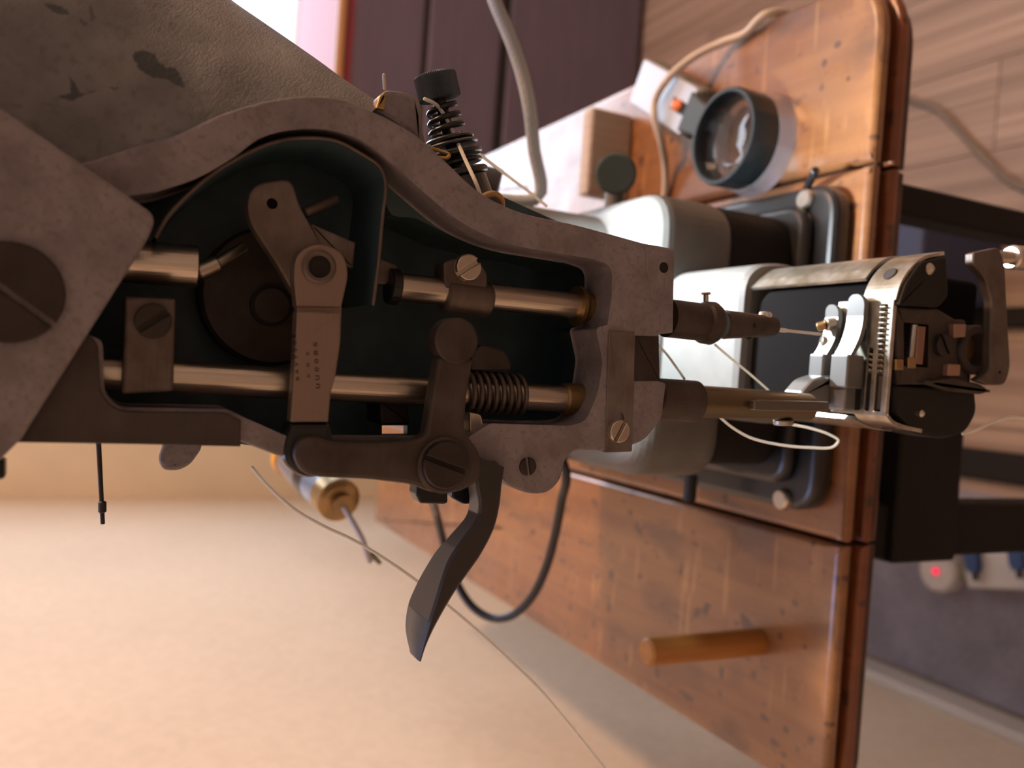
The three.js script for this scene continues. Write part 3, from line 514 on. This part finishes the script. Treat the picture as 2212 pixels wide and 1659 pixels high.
// --- thread guide block and tension assembly on the right of the head
{
  const gb = P('guide_lug', plate([[806, 236, 8], [815, 212, 6], [836, 192, 8], [872, 196, 4], [902, 206, 6], [914, 232, 8], [916, 320, 6], [890, 292, 6], [850, 262, 4]], FZ - 0.006, 0.02, { bevel: 0.0014 }), M.paint, 'grey lug beside the tension dial');
  part(gb, 'brass_insert', plate([[812, 234, 4], [820, 206, 4], [836, 196, 4], [832, 238, 4]], FZ - 0.0052, 0.004, { bevel: 0.0006 }), M.brass);
  part(gb, 'stray_wire', rod(atZ(831, 196, FZ - 0.014), atZ(829, 158, FZ - 0.014), 0.00045), M.steel);
  const z = FZ - 0.034, c0 = atZ(938, 160, z), c1 = atZ(1000, 420, z), L = c0.distanceTo(c1), ax = (s) => c0.clone().lerp(c1, s);
  const knurl = []; const a = ax(0), b = ax(0.21), dir = b.clone().sub(a).normalize(), q = new THREE.Quaternion().setFromUnitVectors(V(0, 0, 1), dir), ks = new THREE.Shape();
  for (let i = 0; i < 144; i++) { const th = i / 144 * Math.PI * 2, r = i % 2 ? 0.0064 : 0.0067; i ? ks.lineTo(Math.cos(th) * r, Math.sin(th) * r) : ks.moveTo(r, 0); }
  const kg = extrude(ks, 0, a.distanceTo(b), 0.0006); kg.applyQuaternion(q); kg.translate(a.x, a.y, a.z);
  const ta = P('tension_post', rod(ax(0.1), ax(1.05), 0.002), M.blackMetal, 'black thread tension assembly');
  part(ta, 'tension_nut', kg, mat({ color: rgb(0.07, 0.09, 0.115), roughness: 0.5, metalness: 0.3 }), 'knurled dark thumb nut');
  const coil = []; for (let i = 0; i <= 120; i++) { const s = i / 120, th = s * Math.PI * 2 * 3.2, p = ax(0.24 + 0.26 * s), r = 0.0042 + 0.0014 * s, e1 = V(0, -dir.z, dir.y).normalize(), e2 = dir.clone().cross(e1); coil.push(p.addScaledVector(e1, Math.cos(th) * r).addScaledVector(e2, Math.sin(th) * r)); }
  part(ta, 'tension_spring', tube(coil, 0.0009, 260, 8), M.blackMetal);
  for (const [s, r, h] of [[0.52, 0.0078, 0.0016], [0.57, 0.0086, 0.0014], [0.64, 0.0092, 0.002], [0.72, 0.0086, 0.0016], [0.80, 0.0096, 0.0022]]) part(ta, 'tension_disc', rod(ax(s), ax(s + h / L), r, r, 0.0005), M.enamel);
  part(ta, 'post_base', rod(ax(0.84), ax(1.08), 0.0086, 0.0095, 0.001), M.enamel);
  const hk = P('thread_hook', tube([atZ(1035, 436, FZ - 0.008), atZ(1048, 424, FZ - 0.008), atZ(1068, 420, FZ - 0.008), atZ(1081, 430, FZ - 0.008), atZ(1083, 446, FZ - 0.009)], 0.0011, 40), M.brass, 'brass thread hook');
  P('small_wire_loop', tube([atZ(920, 317, z + 0.012), atZ(950, 326, z + 0.012), atZ(970, 335, z + 0.013), atZ(966, 341, z + 0.013), atZ(940, 340, z + 0.012)], 0.0006, 40), M.brass);
  P('take_up_lever', plate([[362, 900], [440, 900], [436, 970, 10], [412, 1004, 12], [385, 1018, 20], [352, 1016, 18], [342, 994, 14], [352, 965, 10]], FZ - 0.045, 0.004, { bevel: 0.001, round: [[378, 1004, 9]] }), M.paint, 'flat grey lever below the head');
  P('spool_wire', [rod(atZ(212, 940, FZ - 0.05), atZ(222, 1132, FZ - 0.05), 0.0007, 0.0006, 0.0001), rod(atZ(221, 1082, FZ - 0.05), atZ(221, 1108, FZ - 0.05), 0.0011)], M.darkIron, 'thin straight wire under the head');
}
// --- side holder behind the head: rings, brass end and white stem
{
  const a = atZ(655, 1010, -0.56), b = atZ(727, 1076, -0.50), L = a.distanceTo(b), ax = (s) => a.clone().lerp(b, s), R = size(700, 1060, -0.53, 46);
  const h = P('side_holder', rod(ax(-0.3), ax(0.3), R * 0.95, R), mat({ color: rgb(0.35, 0.33, 0.33), roughness: 0.4, metalness: 0.5 }), 'ringed cylindrical holder with a white stem');
  part(h, 'orange_ring', rod(ax(-0.42), ax(-0.28), R * 1.04, R * 1.04), mat({ color: rgb(0.75, 0.36, 0.03), roughness: 0.5 }));
  part(h, 'black_ring', rod(ax(0.3), ax(0.52), R, R), M.blackMetal);
  part(h, 'blue_lit_ring', rod(ax(0.52), ax(0.86), R * 0.98, R * 0.9), mat({ color: rgb(0.35, 0.46, 0.66), roughness: 0.25, metalness: 0.6 }));  // blue daylight highlight on the holder, put into the colour of this ring
  part(h, 'brass_end', turned(ax(0.84), ax(1.2), [[0, 0], [0, R * 0.98], [L * 0.22, R * 0.98], [L * 0.24, R * 0.8], [L * 0.28, R * 0.8], [L * 0.28, R * 0.45], [L * 0.36, R * 0.42], [L * 0.36, 0]]), M.brass);
  part(h, 'white_stem', tube([ax(1.1), atZ(757, 1120, -0.48), atZ(782, 1165, -0.47), atZ(790, 1188, -0.468), atZ(798, 1212, -0.467)], 0.0017, 40), mat({ color: rgb(0.62, 0.58, 0.60), roughness: 0.5 }));
  part(h, 'green_tip', rod(atZ(800, 1195, -0.468), atZ(822, 1218, -0.468), 0.0018, 0.0012), mat({ color: rgb(0.22, 0.24, 0.14), roughness: 0.7 }));
  part(h, 'holder_arm', rod(ax(-0.2), V(-0.012, a.y, -0.54), 0.006), M.blackMetal);
}
// --- needle plate, feed dogs, covers and the workings in the nose of the cylinder arm
{
  const s = poly([[-0.0065, 0.2455], [0.0365, 0.2455], [0.0365, 0.2196], [-0.0065, 0.2196]]);
  const slot = (x0, x1, z0, z1) => s.holes.push(poly([[x0, z0], [x1, z0], [x1, z1], [x0, z1]], 0.0006, new THREE.Path()));
  slot(-0.0048, 0.0346, 0.2221, 0.2251); slot(-0.0048, 0.0185, 0.2272, 0.2293); slot(-0.0048, 0.0120, 0.2312, 0.2342); slot(0.0195, 0.026, 0.2310, 0.242);
  const g = extrude(s, 0, 0.0018, 0.0003); g.rotateX(-Math.PI / 2); g.translate(0, armTop - 0.0018, 0);
  const np = P('needle_plate', g, M.chrome, 'polished slotted needle plate');
  const wing = (pts, z0, z1) => { const q = spline(pts, 16), back = []; for (let i = q.length - 1; i >= 0; i--) { const a = q[Math.max(0, i - 1)], b = q[Math.min(q.length - 1, i + 1)], dx = b[0] - a[0], dy = b[1] - a[1], l = Math.hypot(dx, dy) * Math.sign(pts[pts.length - 1][0] - pts[0][0]); back.push([q[i][0] + dy / l * 0.0014, q[i][1] - dx / l * 0.0014]); } return extrude(poly([...q, ...back]), z0, z1, 0.0002); };
  part(np, 'plate_wing', wing([[0.0362, armTop], [0.0420, 0.8582], [0.0475, 0.8545], [0.0535, 0.8470], [0.0567, 0.836]], -0.2340, -0.2190), M.chrome, 'curved right end of the needle plate');
  part(np, 'plate_wing', wing([[-0.0064, armTop], [-0.0088, 0.8570], [-0.0104, 0.851], [-0.0117, 0.8405]], -0.2340, -0.2190), M.chrome, 'left end of the needle plate');
  const n1 = V(0.55, 0.83, 0).normalize(), h1 = V(0.0464, 0.8553, -0.2262); part(np, 'plate_screw', rod(h1.clone().addScaledVector(n1, -0.0004), h1.clone().addScaledVector(n1, 0.0006), 0.0029, 0.0027, 0.0002), M.darkIron);
  const n2 = V(-0.95, 0.3, 0).normalize(), h2 = V(-0.0104, 0.850, -0.2262); part(np, 'plate_screw', rod(h2.clone().addScaledVector(n2, -0.0004), h2.clone().addScaledVector(n2, 0.0006), 0.0026, 0.0024, 0.0002), M.darkIron);
  P('side_cover', wing([[0.0455, 0.8566], [0.0505, 0.8520], [0.0545, 0.8460], [0.0567, 0.836], [0.0572, 0.828]], -0.314, -0.2365), M.chrome, 'long polished side cover of the arm');
  P('side_cover', wing([[-0.0088, 0.856], [-0.0112, 0.85], [-0.0124, 0.84], [-0.0126, 0.83]], -0.30, -0.2365), M.chrome, 'left side cover of the arm');
  const teeth = (z, w, xs) => {
    const dog = P('feed_dog', box(-0.0042, xs[xs.length - 1] + 0.0012, armTop - 0.006, armTop - 0.0012, z - w / 2, z + w / 2, 0.0003), M.darkIron, 'toothed feed dog in the slot');
    for (const x of xs) { const t = new THREE.Shape(); t.moveTo(x - 0.00095, armTop - 0.0014); t.lineTo(x + 0.0008, armTop - 0.0014); t.lineTo(x + 0.0008, armTop + 0.0011); t.lineTo(x + 0.0004, armTop + 0.0011); t.closePath(); part(dog, 'tooth', extrude(t, z - w / 2, z + w / 2, 0.0002), M.chrome); }
  };
  teeth(-0.2236, 0.0026, Array.from({ length: 13 }, (_, i) => 0.0097 + i * 0.00195));
  teeth(-0.2282, 0.0018, Array.from({ length: 4 }, (_, i) => 0.0099 + i * 0.00195));
  P('nose_frame', slab([[-0.005, -0.25, 0.002], [0.036, -0.25, 0.002], [0.036, -0.221, 0.001], [-0.005, -0.221, 0.001]], 0.852, 0.8545, 0.0003), M.gap);

  // mechanism on the open end of the arm
  const z = -0.2176;
  P('nose_shoulder', plate([[1942, 660, 8], [1958, 612, 10], [1990, 566, 16], [2046, 552, 10], [2050, 640, 12], [2030, 664, 8]], z, 0.010, { bevel: 0.001 }), M.nose2);
  P('shoulder_bolt', [disc(2018, 580, z + 0.002, 13, 0.004, 0.0016)], M.chrome);
  const hb = P('hook_block', plate([[1936, 662, 3], [2030, 668, 4], [2066, 690, 4], [2088, 690, 8], [2092, 830, 8], [1940, 832, 4]], z - 0.002, 0.010, { bevel: 0.001, holes: [[[1948, 690], [2010, 696], [2008, 800], [1948, 796]]] }), M.oldIron, 'worn iron block in the nose of the arm');
  part(hb, 'recess_floor', plate([[1940, 684], [2018, 690], [2016, 806], [1940, 802]], z - 0.010, 0.002, { bevel: 0 }), M.darkIron);
  part(hb, 'steel_pin', rod(atZ(1975, 700, z - 0.003), atZ(1966, 786, z - 0.003), 0.0013), M.chrome);
  part(hb, 'copper_bar', plate([[1984, 704, 2], [2001, 706, 2], [1994, 788, 2], [1978, 786, 2]], z - 0.001, 0.003, { bevel: 0.0004 }), mat({ color: rgb(0.32, 0.19, 0.14), roughness: 0.5, metalness: 0.7 }));
  for (const [x, y] of [[1945, 788], [1972, 784]]) part(hb, 'brass_foot', plate([[x - 9, y - 12, 3], [x + 8, y - 12, 3], [x + 8, y + 12, 3], [x - 9, y + 12, 3]], z - 0.001, 0.003, { bevel: 0.0005 }), M.brass);
  part(hb, 'block_screw', slotScrew(2044, 746, z + 0.0004, 25, 0.003, 0.62), M.darkIron);
  part(hb, 'copper_tab', plate([[2062, 700, 3], [2088, 700, 3], [2086, 728, 3], [2062, 730, 3]], z + 0.0005, 0.003, { bevel: 0.0004 }), mat({ color: rgb(0.36, 0.22, 0.17), roughness: 0.5, metalness: 0.6 }));
  part(hb, 'copper_tab', plate([[2050, 786, 3], [2076, 788, 3], [2074, 812, 3], [2048, 812, 3]], z + 0.0005, 0.003, { bevel: 0.0004 }), mat({ color: rgb(0.40, 0.24, 0.18), roughness: 0.5, metalness: 0.6 }));
  const lc = atZ(2112, 756, z), lr = size(2112, 756, z, 54);
  P('bobbin_ring', turned(V(lc.x, lc.y, z - 0.012), V(lc.x, lc.y, z + 0.001), [[0, lr * 0.6], [0, lr], [0.011, lr], [0.012, lr * 0.95], [0.012, lr * 0.68], [0.011, lr * 0.62], [0, lr * 0.6]], 48), M.darkIron, 'dark ring of the bobbin case');
  P('bobbin', [turned(V(lc.x, lc.y, z - 0.011), V(lc.x, lc.y, z - 0.002), [[0, 0], [0, lr * 0.6], [0.006, lr * 0.6], [0.007, lr * 0.3], [0.007, 0]], 40)], M.brass, 'brass bobbin inside the ring');
  const gl = P('gate_lever', plate([[2104, 546, 6], [2160, 534, 10], [2172, 570, 20], [2177, 680, 20], [2184, 796, 20], [2172, 832, 16], [2138, 832, 12], [2112, 822, 10], [2140, 800, 14], [2142, 700, 10], [2144, 650, 10], [2130, 600, 10], [2104, 572, 8]], z + 0.003, 0.004, { bevel: 0.0008, round: [[2160, 804, 8]] }), M.iron, 'tall worn gate lever at the arm end');
  part(gl, 'gate_bolt', [rod(atZ(2150, 556, z), atZ(2186, 556, z + 0.002), 0.0026), rod(atZ(2182, 556, z + 0.002), atZ(2240, 560, z + 0.003), 0.0048, 0.0048, 0.0008)], M.steel);
  P('nose_bottom', plate([[1932, 834, 4], [2106, 838, 10], [2112, 890, 20], [2088, 934, 20], [2040, 950, 30], [1976, 938, 20], [1936, 892, 10]], z - 0.002, 0.012, { bevel: 0.0012 }), M.nose2, 'black lower housing of the arm nose');
  P('nose_rail', plate([[1994, 826, 6], [2060, 816, 10], [2120, 830, 10], [2142, 846, 6], [2120, 852, 6], [2050, 846, 8]], z + 0.001, 0.003, { bevel: 0.0008 }), M.oldIron);
  P('housing_pin', disc(1997, 894, z + 0.001, 8, 0.004, 0.001), M.steel);
}
// --- presser foot with two toes
{
  const toe = (x0, x1, z0, z1) => {
    const w = (z1 - z0) / 2, g = new RoundedBoxGeometry(x1 - x0, 0.0022, z1 - z0, 8, 0.0007), p = new THREE.BoxGeometry(x1 - x0, 0.0022, z1 - z0, 40, 2, 10), q = p.attributes.position; g.dispose();
    for (let i = 0; i < q.count; i++) {
      const X = q.getX(i) + (x0 + x1) / 2, s = clamp((X - x0) / (x1 - x0)), u = clamp((X - (x1 - w)) / w), y = 0.0013 + 0.0052 * (1 - clamp((s - 0.12) / 0.55)) ** 2 * (s < 0.12 ? 1 : 1) + 0.0006 * Math.max(0, s - 0.85) / 0.15;
      q.setXYZ(i, X, armTop + 0.0009 + y + q.getY(i), (z0 + z1) / 2 + q.getZ(i) * Math.sqrt(Math.max(0, 1 - 0.92 * u * u)));
    }
    p.computeVertexNormals(); return toCreasedNormals(p, 0.7);
  };
  const f = P('presser_foot', [toe(0.012, 0.0350, -0.2485, -0.2420), toe(0.012, 0.0385, -0.2378, -0.2300), box(0.003, 0.0155, armTop + 0.001, armTop + 0.0096, -0.2490, -0.2418, 0.0008), box(0.003, 0.0155, armTop + 0.001, armTop + 0.0096, -0.2382, -0.2298, 0.0008)], M.nickel, 'bright presser foot with two toes');
  part(f, 'foot_body', [plate([[1731, 850, 10], [1757, 820, 12], [1782, 812, 4], [1816, 812, 3], [1798, 836, 4], [1792, 876, 3], [1742, 872, 6]], -0.2385, 0.010, { bevel: 0.0012 }), box(-0.0055, 0.006, armTop + 0.002, armTop + 0.008, -0.2475, -0.2315, 0.001)], M.nickel);
  part(f, 'foot_shank', plate([[1629, 866, 4], [1645, 864, 3], [1792, 868, 2], [1792, 890, 4], [1645, 888, 3], [1630, 886, 3]], -0.2240, 0.004, { bevel: 0.0005 }), mat({ color: rgb(0.2, 0.19, 0.175), metalness: 0.9, roughness: 0.35 }));
  part(f, 'shank_screw', [rod(atZ(1696, 858, -0.232), atZ(1695, 850, -0.232), 0.0024), rod(atZ(1692, 906, -0.232), atZ(1692, 918, -0.232), 0.0036)], M.chrome);
  part(f, 'hinge_collar', rod(atY(1803, 699, 0.8625), atY(1783, 702, 0.866), 0.0025), M.steel);
  part(f, 'hinge_screw', rod(atY(1784, 702, 0.866), atY(1765, 707, 0.868), 0.0018), M.brass);
  part(f, 'hinge_lug', rod(atY(1792, 742, 0.862), atY(1772, 739, 0.865), 0.0026), M.steel);
}

// ---------------------------------------------------------------- lamp of the machine, behind its head
{
  const p = V(0.086, 0.968, -0.380), d = V(-0.20, -1, 0.45).normalize(), q = p.clone().addScaledVector(d, 0.02);
  const t = thing('machine_lamp', 'small black lamp fixed to the column behind the machine head', 'lamp', [p.x, p.y, p.z]);
  part(t, 'lamp_housing', turned(p.clone().addScaledVector(d, -0.016), q, [[0, 0], [0, 0.008], [0.012, 0.012], [0.034, 0.013], [0.034, 0.0115], [0.026, 0.0112], [0.026, 0]]), M.blackMetal);
  part(t, 'lamp_lens', rod(p.clone().addScaledVector(d, 0.012), p.clone().addScaledVector(d, 0.0165), 0.0108), mat({ color: 0x000000, emissive: 0xeaf4ff, emissiveIntensity: 6 }));
  part(t, 'lamp_bracket', rod(V(0.08, p.y + 0.006, -0.41), p, 0.004), M.blackMetal);
  const l = new THREE.SpotLight(0xeaf6ff, 0.42, 0, 1.1, 0.7); l.position.copy(q); l.target.position.copy(q.clone().add(d)); l.castShadow = true; l.shadow.radius = 0.6; scene.add(l, l.target);
}

// ---------------------------------------------------------------- things on the table
{
  const base0 = atZ(1640, 1385, -0.392), x = base0.x, z = -0.392, top = atZ(1395, 1396, z).y;
  solo('wooden_peg', turned(V(x, TY, z), V(x, top, z), [[0, 0], [0, 0.0082], [top - TY - 0.0015, 0.0078], [top - TY, 0.0062], [top - TY, 0]]), M.peg, 'round wooden peg standing upright on the left leaf of the table', 'peg');
}
{
  const z = -0.57, a = atZ(1280, 228, z), b = atZ(1372, 300, z), c = atZ(1330, 430, z);
  solo('wooden_block', box(c.x, a.x, TY, a.y, z - 0.014, z, 0.003), M.block, 'tan wooden block standing behind the dark green knob of the machine', 'block');
}
{
  const yt = TY + 0.030, c = atY(1557, 308, yt), e = atY(1372, 172, TY + 0.022);
  const t = thing('magnifying_glass', 'black-rimmed stand magnifier with silver handle and orange button on the table', 'magnifying glass', [c.x, TY, c.z]);
  const R = 0.0300, cx = c.x + 0.004, cz = c.z;
  const ring = (pts) => turned(V(cx, TY, cz), V(cx, TY + 0.1, cz), pts, 72);
  part(t, 'rim', ring([[0.010, R - 0.004], [0.010, R], [0.028, R], [0.030, R - 0.0008], [0.030, R - 0.003], [0.0285, R - 0.004], [0.010, R - 0.004]]), mat({ color: rgb(0.016, 0.02, 0.022), roughness: 0.3 }));
  part(t, 'lens', ring([[0.0195, 0], [0.0200, R * 0.5], [0.0212, R - 0.004], [0.0222, R - 0.004], [0.0234, R * 0.5], [0.024, 0]]), phys({ color: 0xffffff, transmission: 1, thickness: 0.006, roughness: 0.01, ior: 1.42 }), 'clear glass lens');
  part(t, 'clear_skirt', ring([[0.0, R - 0.001], [0.0, R + 0.003], [0.011, R + 0.0005], [0.011, R - 0.0015], [0, R - 0.001]]), phys({ color: rgb(0.82, 0.76, 0.80), transmission: 0.75, thickness: 0, roughness: 0.25, ior: 1.45 }));
  const d = V(e.x - cx, 0, e.z - cz), L = d.length(); d.normalize(); const ang = Math.atan2(-d.z, d.x);
  const put = (g) => { g.rotateY(ang); g.translate(cx, TY, cz); return g; };
  part(t, 'neck', put(slab([[R - 0.002, -0.010, 0.003], [R + 0.024, -0.0135, 0.002], [R + 0.024, 0.0135, 0.002], [R - 0.002, 0.010, 0.003]], 0.008, 0.026, 0.002)), mat({ color: rgb(0.03, 0.04, 0.038), roughness: 0.5 }));
  part(t, 'handle', put(box(R + 0.022, L, 0.002, 0.017, -0.0175, 0.0175, 0.005)), mat({ color: rgb(0.14, 0.12, 0.10), roughness: 0.45 }));
  part(t, 'handle_plate', put(slab(rect(R + 0.023, L - 0.002, -0.016, 0.016, 0.003), 0.0165, 0.022, 0.0012)), mat({ color: rgb(0.56, 0.63, 0.74), roughness: 0.4, metalness: 0.2 }), 'silver blue top plate');
  part(t, 'switch_slot', put(box(R + 0.028, R + 0.046, 0.0215, 0.0225, -0.004, 0.004, 0.001)), M.blackMetal);
  part(t, 'button', put(new THREE.SphereGeometry(1, 24, 16).scale(0.0062, 0.003, 0.0042).translate(R + 0.038, 0.0228, 0)), mat({ color: rgb(0.85, 0.22, 0.06), roughness: 0.4 }), 'orange button');
}

// ---------------------------------------------------------------- cables
{
  const g = (px, py, z) => atZ(px, py, z);
  const pts = [V(0.72, 0.008, -0.80), V(0.47, 0.012, -0.62), V(0.415, 0.25, -0.46), V(0.405, 0.72, -0.42), V(0.39, 0.95, -0.42), V(0.33, 1.05, -0.42), g(1040, -90, -0.42), g(1068, 0, -0.42), g(1103, 85, -0.42), g(1128, 160, -0.42), g(1145, 240, -0.42), g(1153, 320, -0.425), g(1164, 425, -0.43), V(0.0965, 0.925, -0.445)];
  solo('braided_cable', tube(pts, 0.0036, 320, 16), M.braid, 'thick pale braided cable coming down to the machine column', 'cable');
  const t = [[1650, 62], [1610, 72], [1560, 92], [1500, 122], [1445, 168], [1416, 215], [1414, 255], [1427, 300], [1436, 350], [1436, 420], [1420, 470]].map(([x, y], i) => atY(x, y, TY + [0.0032, 0.0034, 0.007, 0.017, 0.0262, 0.0268, 0.0266, 0.02, 0.01, 0.0034, 0.0032][i]));
  t[0].x += 0.008;
  solo('white_cord', tube([V(0.17, TY - 0.034, t[0].z - 0.06), V(0.215, TY - 0.036, t[0].z - 0.02), V(0.239, TY - 0.030, t[0].z - 0.004), V(0.2405, TY - 0.012, t[0].z), t[0].clone().setY(TY + 0.004), ...t.slice(1)], 0.0027, 160, 12), M.cordWhite, 'thin cream cord curving over the right edge of the table past the magnifier', 'cord');
  const b = [[932, 1060], [945, 1120], [962, 1185], [985, 1255], [1020, 1310], [1062, 1335], [1105, 1330], [1145, 1295], [1178, 1230], [1200, 1150], [1213, 1080], [1222, 1020]];
  const zs = b.map((_, i) => -0.60 + 0.16 * i / (b.length - 1));
  const bp = b.map(([x, y], i) => atZ(x, y, zs[i]));
  solo('black_cable', tube([V(-0.0255, bp[0].y + 0.01, -0.565), ...bp, V(-0.0255, bp[bp.length - 1].y + 0.012, -0.45)], 0.0029, 160, 12), M.cordBlack, 'black cable hanging in a loop on the left of the machine column', 'cable');
  const f = [[1690, 250], [1800, 208], [1900, 200], [1990, 222], [2030, 240], [2075, 285], [2130, 345], [2180, 390], [2260, 430], [2480, 560]].map(([x, y]) => atY(x, y, 0.006));
  solo('extension_cord', tube(f, 0.0055, 100, 10), M.cordGrey, 'grey brown cord lying on the floor beyond the table edge', 'cord');
}

// ---------------------------------------------------------------- threads
{
  const thr = (pts, r, label, group) => solo('sewing_thread', tube(pts, r, 120, 8), M.thread, label, 'thread', group);
  thr([[545, 1010, -0.285], [570, 1040, -0.285], [600, 1070, -0.285], [640, 1103, -0.283], [700, 1137, -0.28], [760, 1165, -0.277], [820, 1200, -0.273], [900, 1255, -0.27], [1000, 1335, -0.27], [1100, 1425, -0.272], [1165, 1488, -0.274], [1228, 1562, -0.277], [1330, 1690, -0.282]].map(([x, y, z]) => atZ(x, y, z)), 0.00055, 'long loose white thread falling past the black finger lever');
  thr([[918, 214, -0.25], [942, 226, -0.25], [965, 258, -0.25], [985, 300, -0.248], [1005, 345, -0.24], [1028, 395, -0.23], [1042, 432, -0.228]].map(([x, y, z]) => atZ(x, y, z)), 0.0006, 'pale thread running from the tension dial to the brass hook');
  thr([[1008, 312, -0.262], [1060, 352, -0.28], [1110, 390, -0.30], [1150, 420, -0.31], [1180, 445, -0.315]].map(([x, y, z]) => atZ(x, y, z)), 0.0006, 'pale thread slanting from the tension discs towards the column');
  thr([[1415, 738, -0.25], [1440, 765, -0.25], [1462, 795, -0.245], [1478, 818, -0.236]].map(([x, y, z]) => atZ(x, y, z)), 0.00045, 'short thread between the needle bar and the presser bar sleeve');
  thr([[1545, 745, -0.24], [1580, 775, -0.24], [1620, 808, -0.24], [1660, 843, -0.238]].map(([x, y, z]) => atZ(x, y, z)), 0.00045, 'thread slanting from the needle bar ring to the lower presser bar');
  thr([[1556, 902, -0.24], [1580, 922, -0.24], [1620, 945, -0.24], [1680, 960, -0.24], [1750, 967, -0.24], [1800, 965, -0.24], [1811, 952, -0.24], [1790, 938, -0.24], [1750, 925, -0.24], [1700, 915, -0.24]].map(([x, y, z]) => atZ(x, y, z)), 0.0005, 'loose thread loop under the lower presser bar');
  thr([[2080, 937, -0.214], [2110, 928, -0.212], [2150, 910, -0.21], [2185, 902, -0.208], [2225, 905, -0.206]].map(([x, y, z]) => atZ(x, y, z)), 0.0006, 'white thread end leaving the black nose of the arm');
}

// ---------------------------------------------------------------- things on the floor under the table
solo('floor_sheet', slab(rect(XL + 0.02, -0.12, -1.9, -0.15, 0.01), 0.0005, 0.0065, 0.002), mat({ map: texture(256, 256, (u, v) => { const m = fbm(u, v, 5, 5, 401, 4), f = fbm(u, v, 70, 70, 411, 2), k = 0.80 + 0.25 * m + 0.12 * (f - 0.5); return [0.62 * k, 0.60 * k, 0.645 * k]; }, 0.25), bumpMap: texture(128, 128, (u, v) => fbm(u, v, 50, 50, 421, 2), 0.06, false), bumpScale: 0.002, roughness: 0.95 }), 'flat blue-grey sheet on the floor along the white baseboard', 'mat');  // thin blue-grey sheet laid over the planks
{
  const a = atY(2022, 1234, 0.03), b = atY(2240, 1238, 0.03), d = b.clone().sub(a).setY(0), L = d.length(); d.normalize(); const ang = Math.atan2(-d.z, d.x);
  const t = thing('power_strip', 'white power strip with a red light on the floor beyond the table leg', 'power strip', [a.x, 0, a.z]);
  const put = (g) => { g.rotateY(ang); g.translate(a.x, 0, a.z); return g; };
  part(t, 'switch_end', put(turned(V(0, 0, 0), V(0, 0.03, 0), [[0, 0], [0, 0.030], [0.025, 0.030], [0.03, 0.026], [0.03, 0]])), M.white);
  part(t, 'body', put(box(0.045, L + 0.1, 0, 0.03, -0.026, 0.022, 0.004)), M.white);
  part(t, 'neck', put(box(0.02, 0.05, 0.004, 0.022, -0.012, 0.012, 0.003)), mat({ color: rgb(0.25, 0.22, 0.15), roughness: 0.7 }));
  part(t, 'indicator_light', put(new THREE.SphereGeometry(0.0052, 20, 12).translate(0, 0.0305, 0)), mat({ color: rgb(0.4, 0.02, 0.05), emissive: 0xff2850, emissiveIntensity: 1.2 }));
  const plug = (px, py, label) => { const c = atY(px, py, 0.034); const k = thing('blue_plug', label, 'plug', [c.x, 0.03, c.z]); const g = (q) => { q.rotateY(ang); q.translate(c.x, 0.03, c.z); return q; };
    part(k, 'plug_body', g(slab([[-0.009, -0.02, 0.003], [0.009, -0.02, 0.003], [0.009, 0.004, 0.002], [0.005, 0.012, 0.002], [-0.005, 0.012, 0.002], [-0.009, 0.004, 0.002]], 0, 0.012, 0.001)), mat({ color: rgb(0.03, 0.075, 0.22), roughness: 0.5 }));
    part(k, 'cable_stub', g(rod(V(0, 0.006, 0.01), V(0, 0.006, 0.022), 0.0035)), M.cordBlack); };
  plug(2105, 1218, 'blue plug on the power strip, nearer its red light'); plug(2200, 1212, 'blue plug on the power strip, farther from its red light');
}
{
  const c = atY(2060, 560, 0.02);
  const t = thing('storage_box', 'blue box with a white rim on the floor under the table', 'box', [c.x, 0, c.z]);
  part(t, 'body', box(c.x - 0.07, c.x + 0.06, 0, 0.16, c.z - 0.16, c.z + 0.06, 0.006), mat({ color: rgb(0.03, 0.045, 0.11), roughness: 0.6 }));
  part(t, 'rim', [box(c.x - 0.073, c.x + 0.065, 0.15, 0.166, c.z - 0.168, c.z - 0.155, 0.003), box(c.x + 0.06, c.x + 0.068, 0.15, 0.166, c.z - 0.168, c.z + 0.055, 0.003)], M.white);
}

renderer.render(scene, camera);
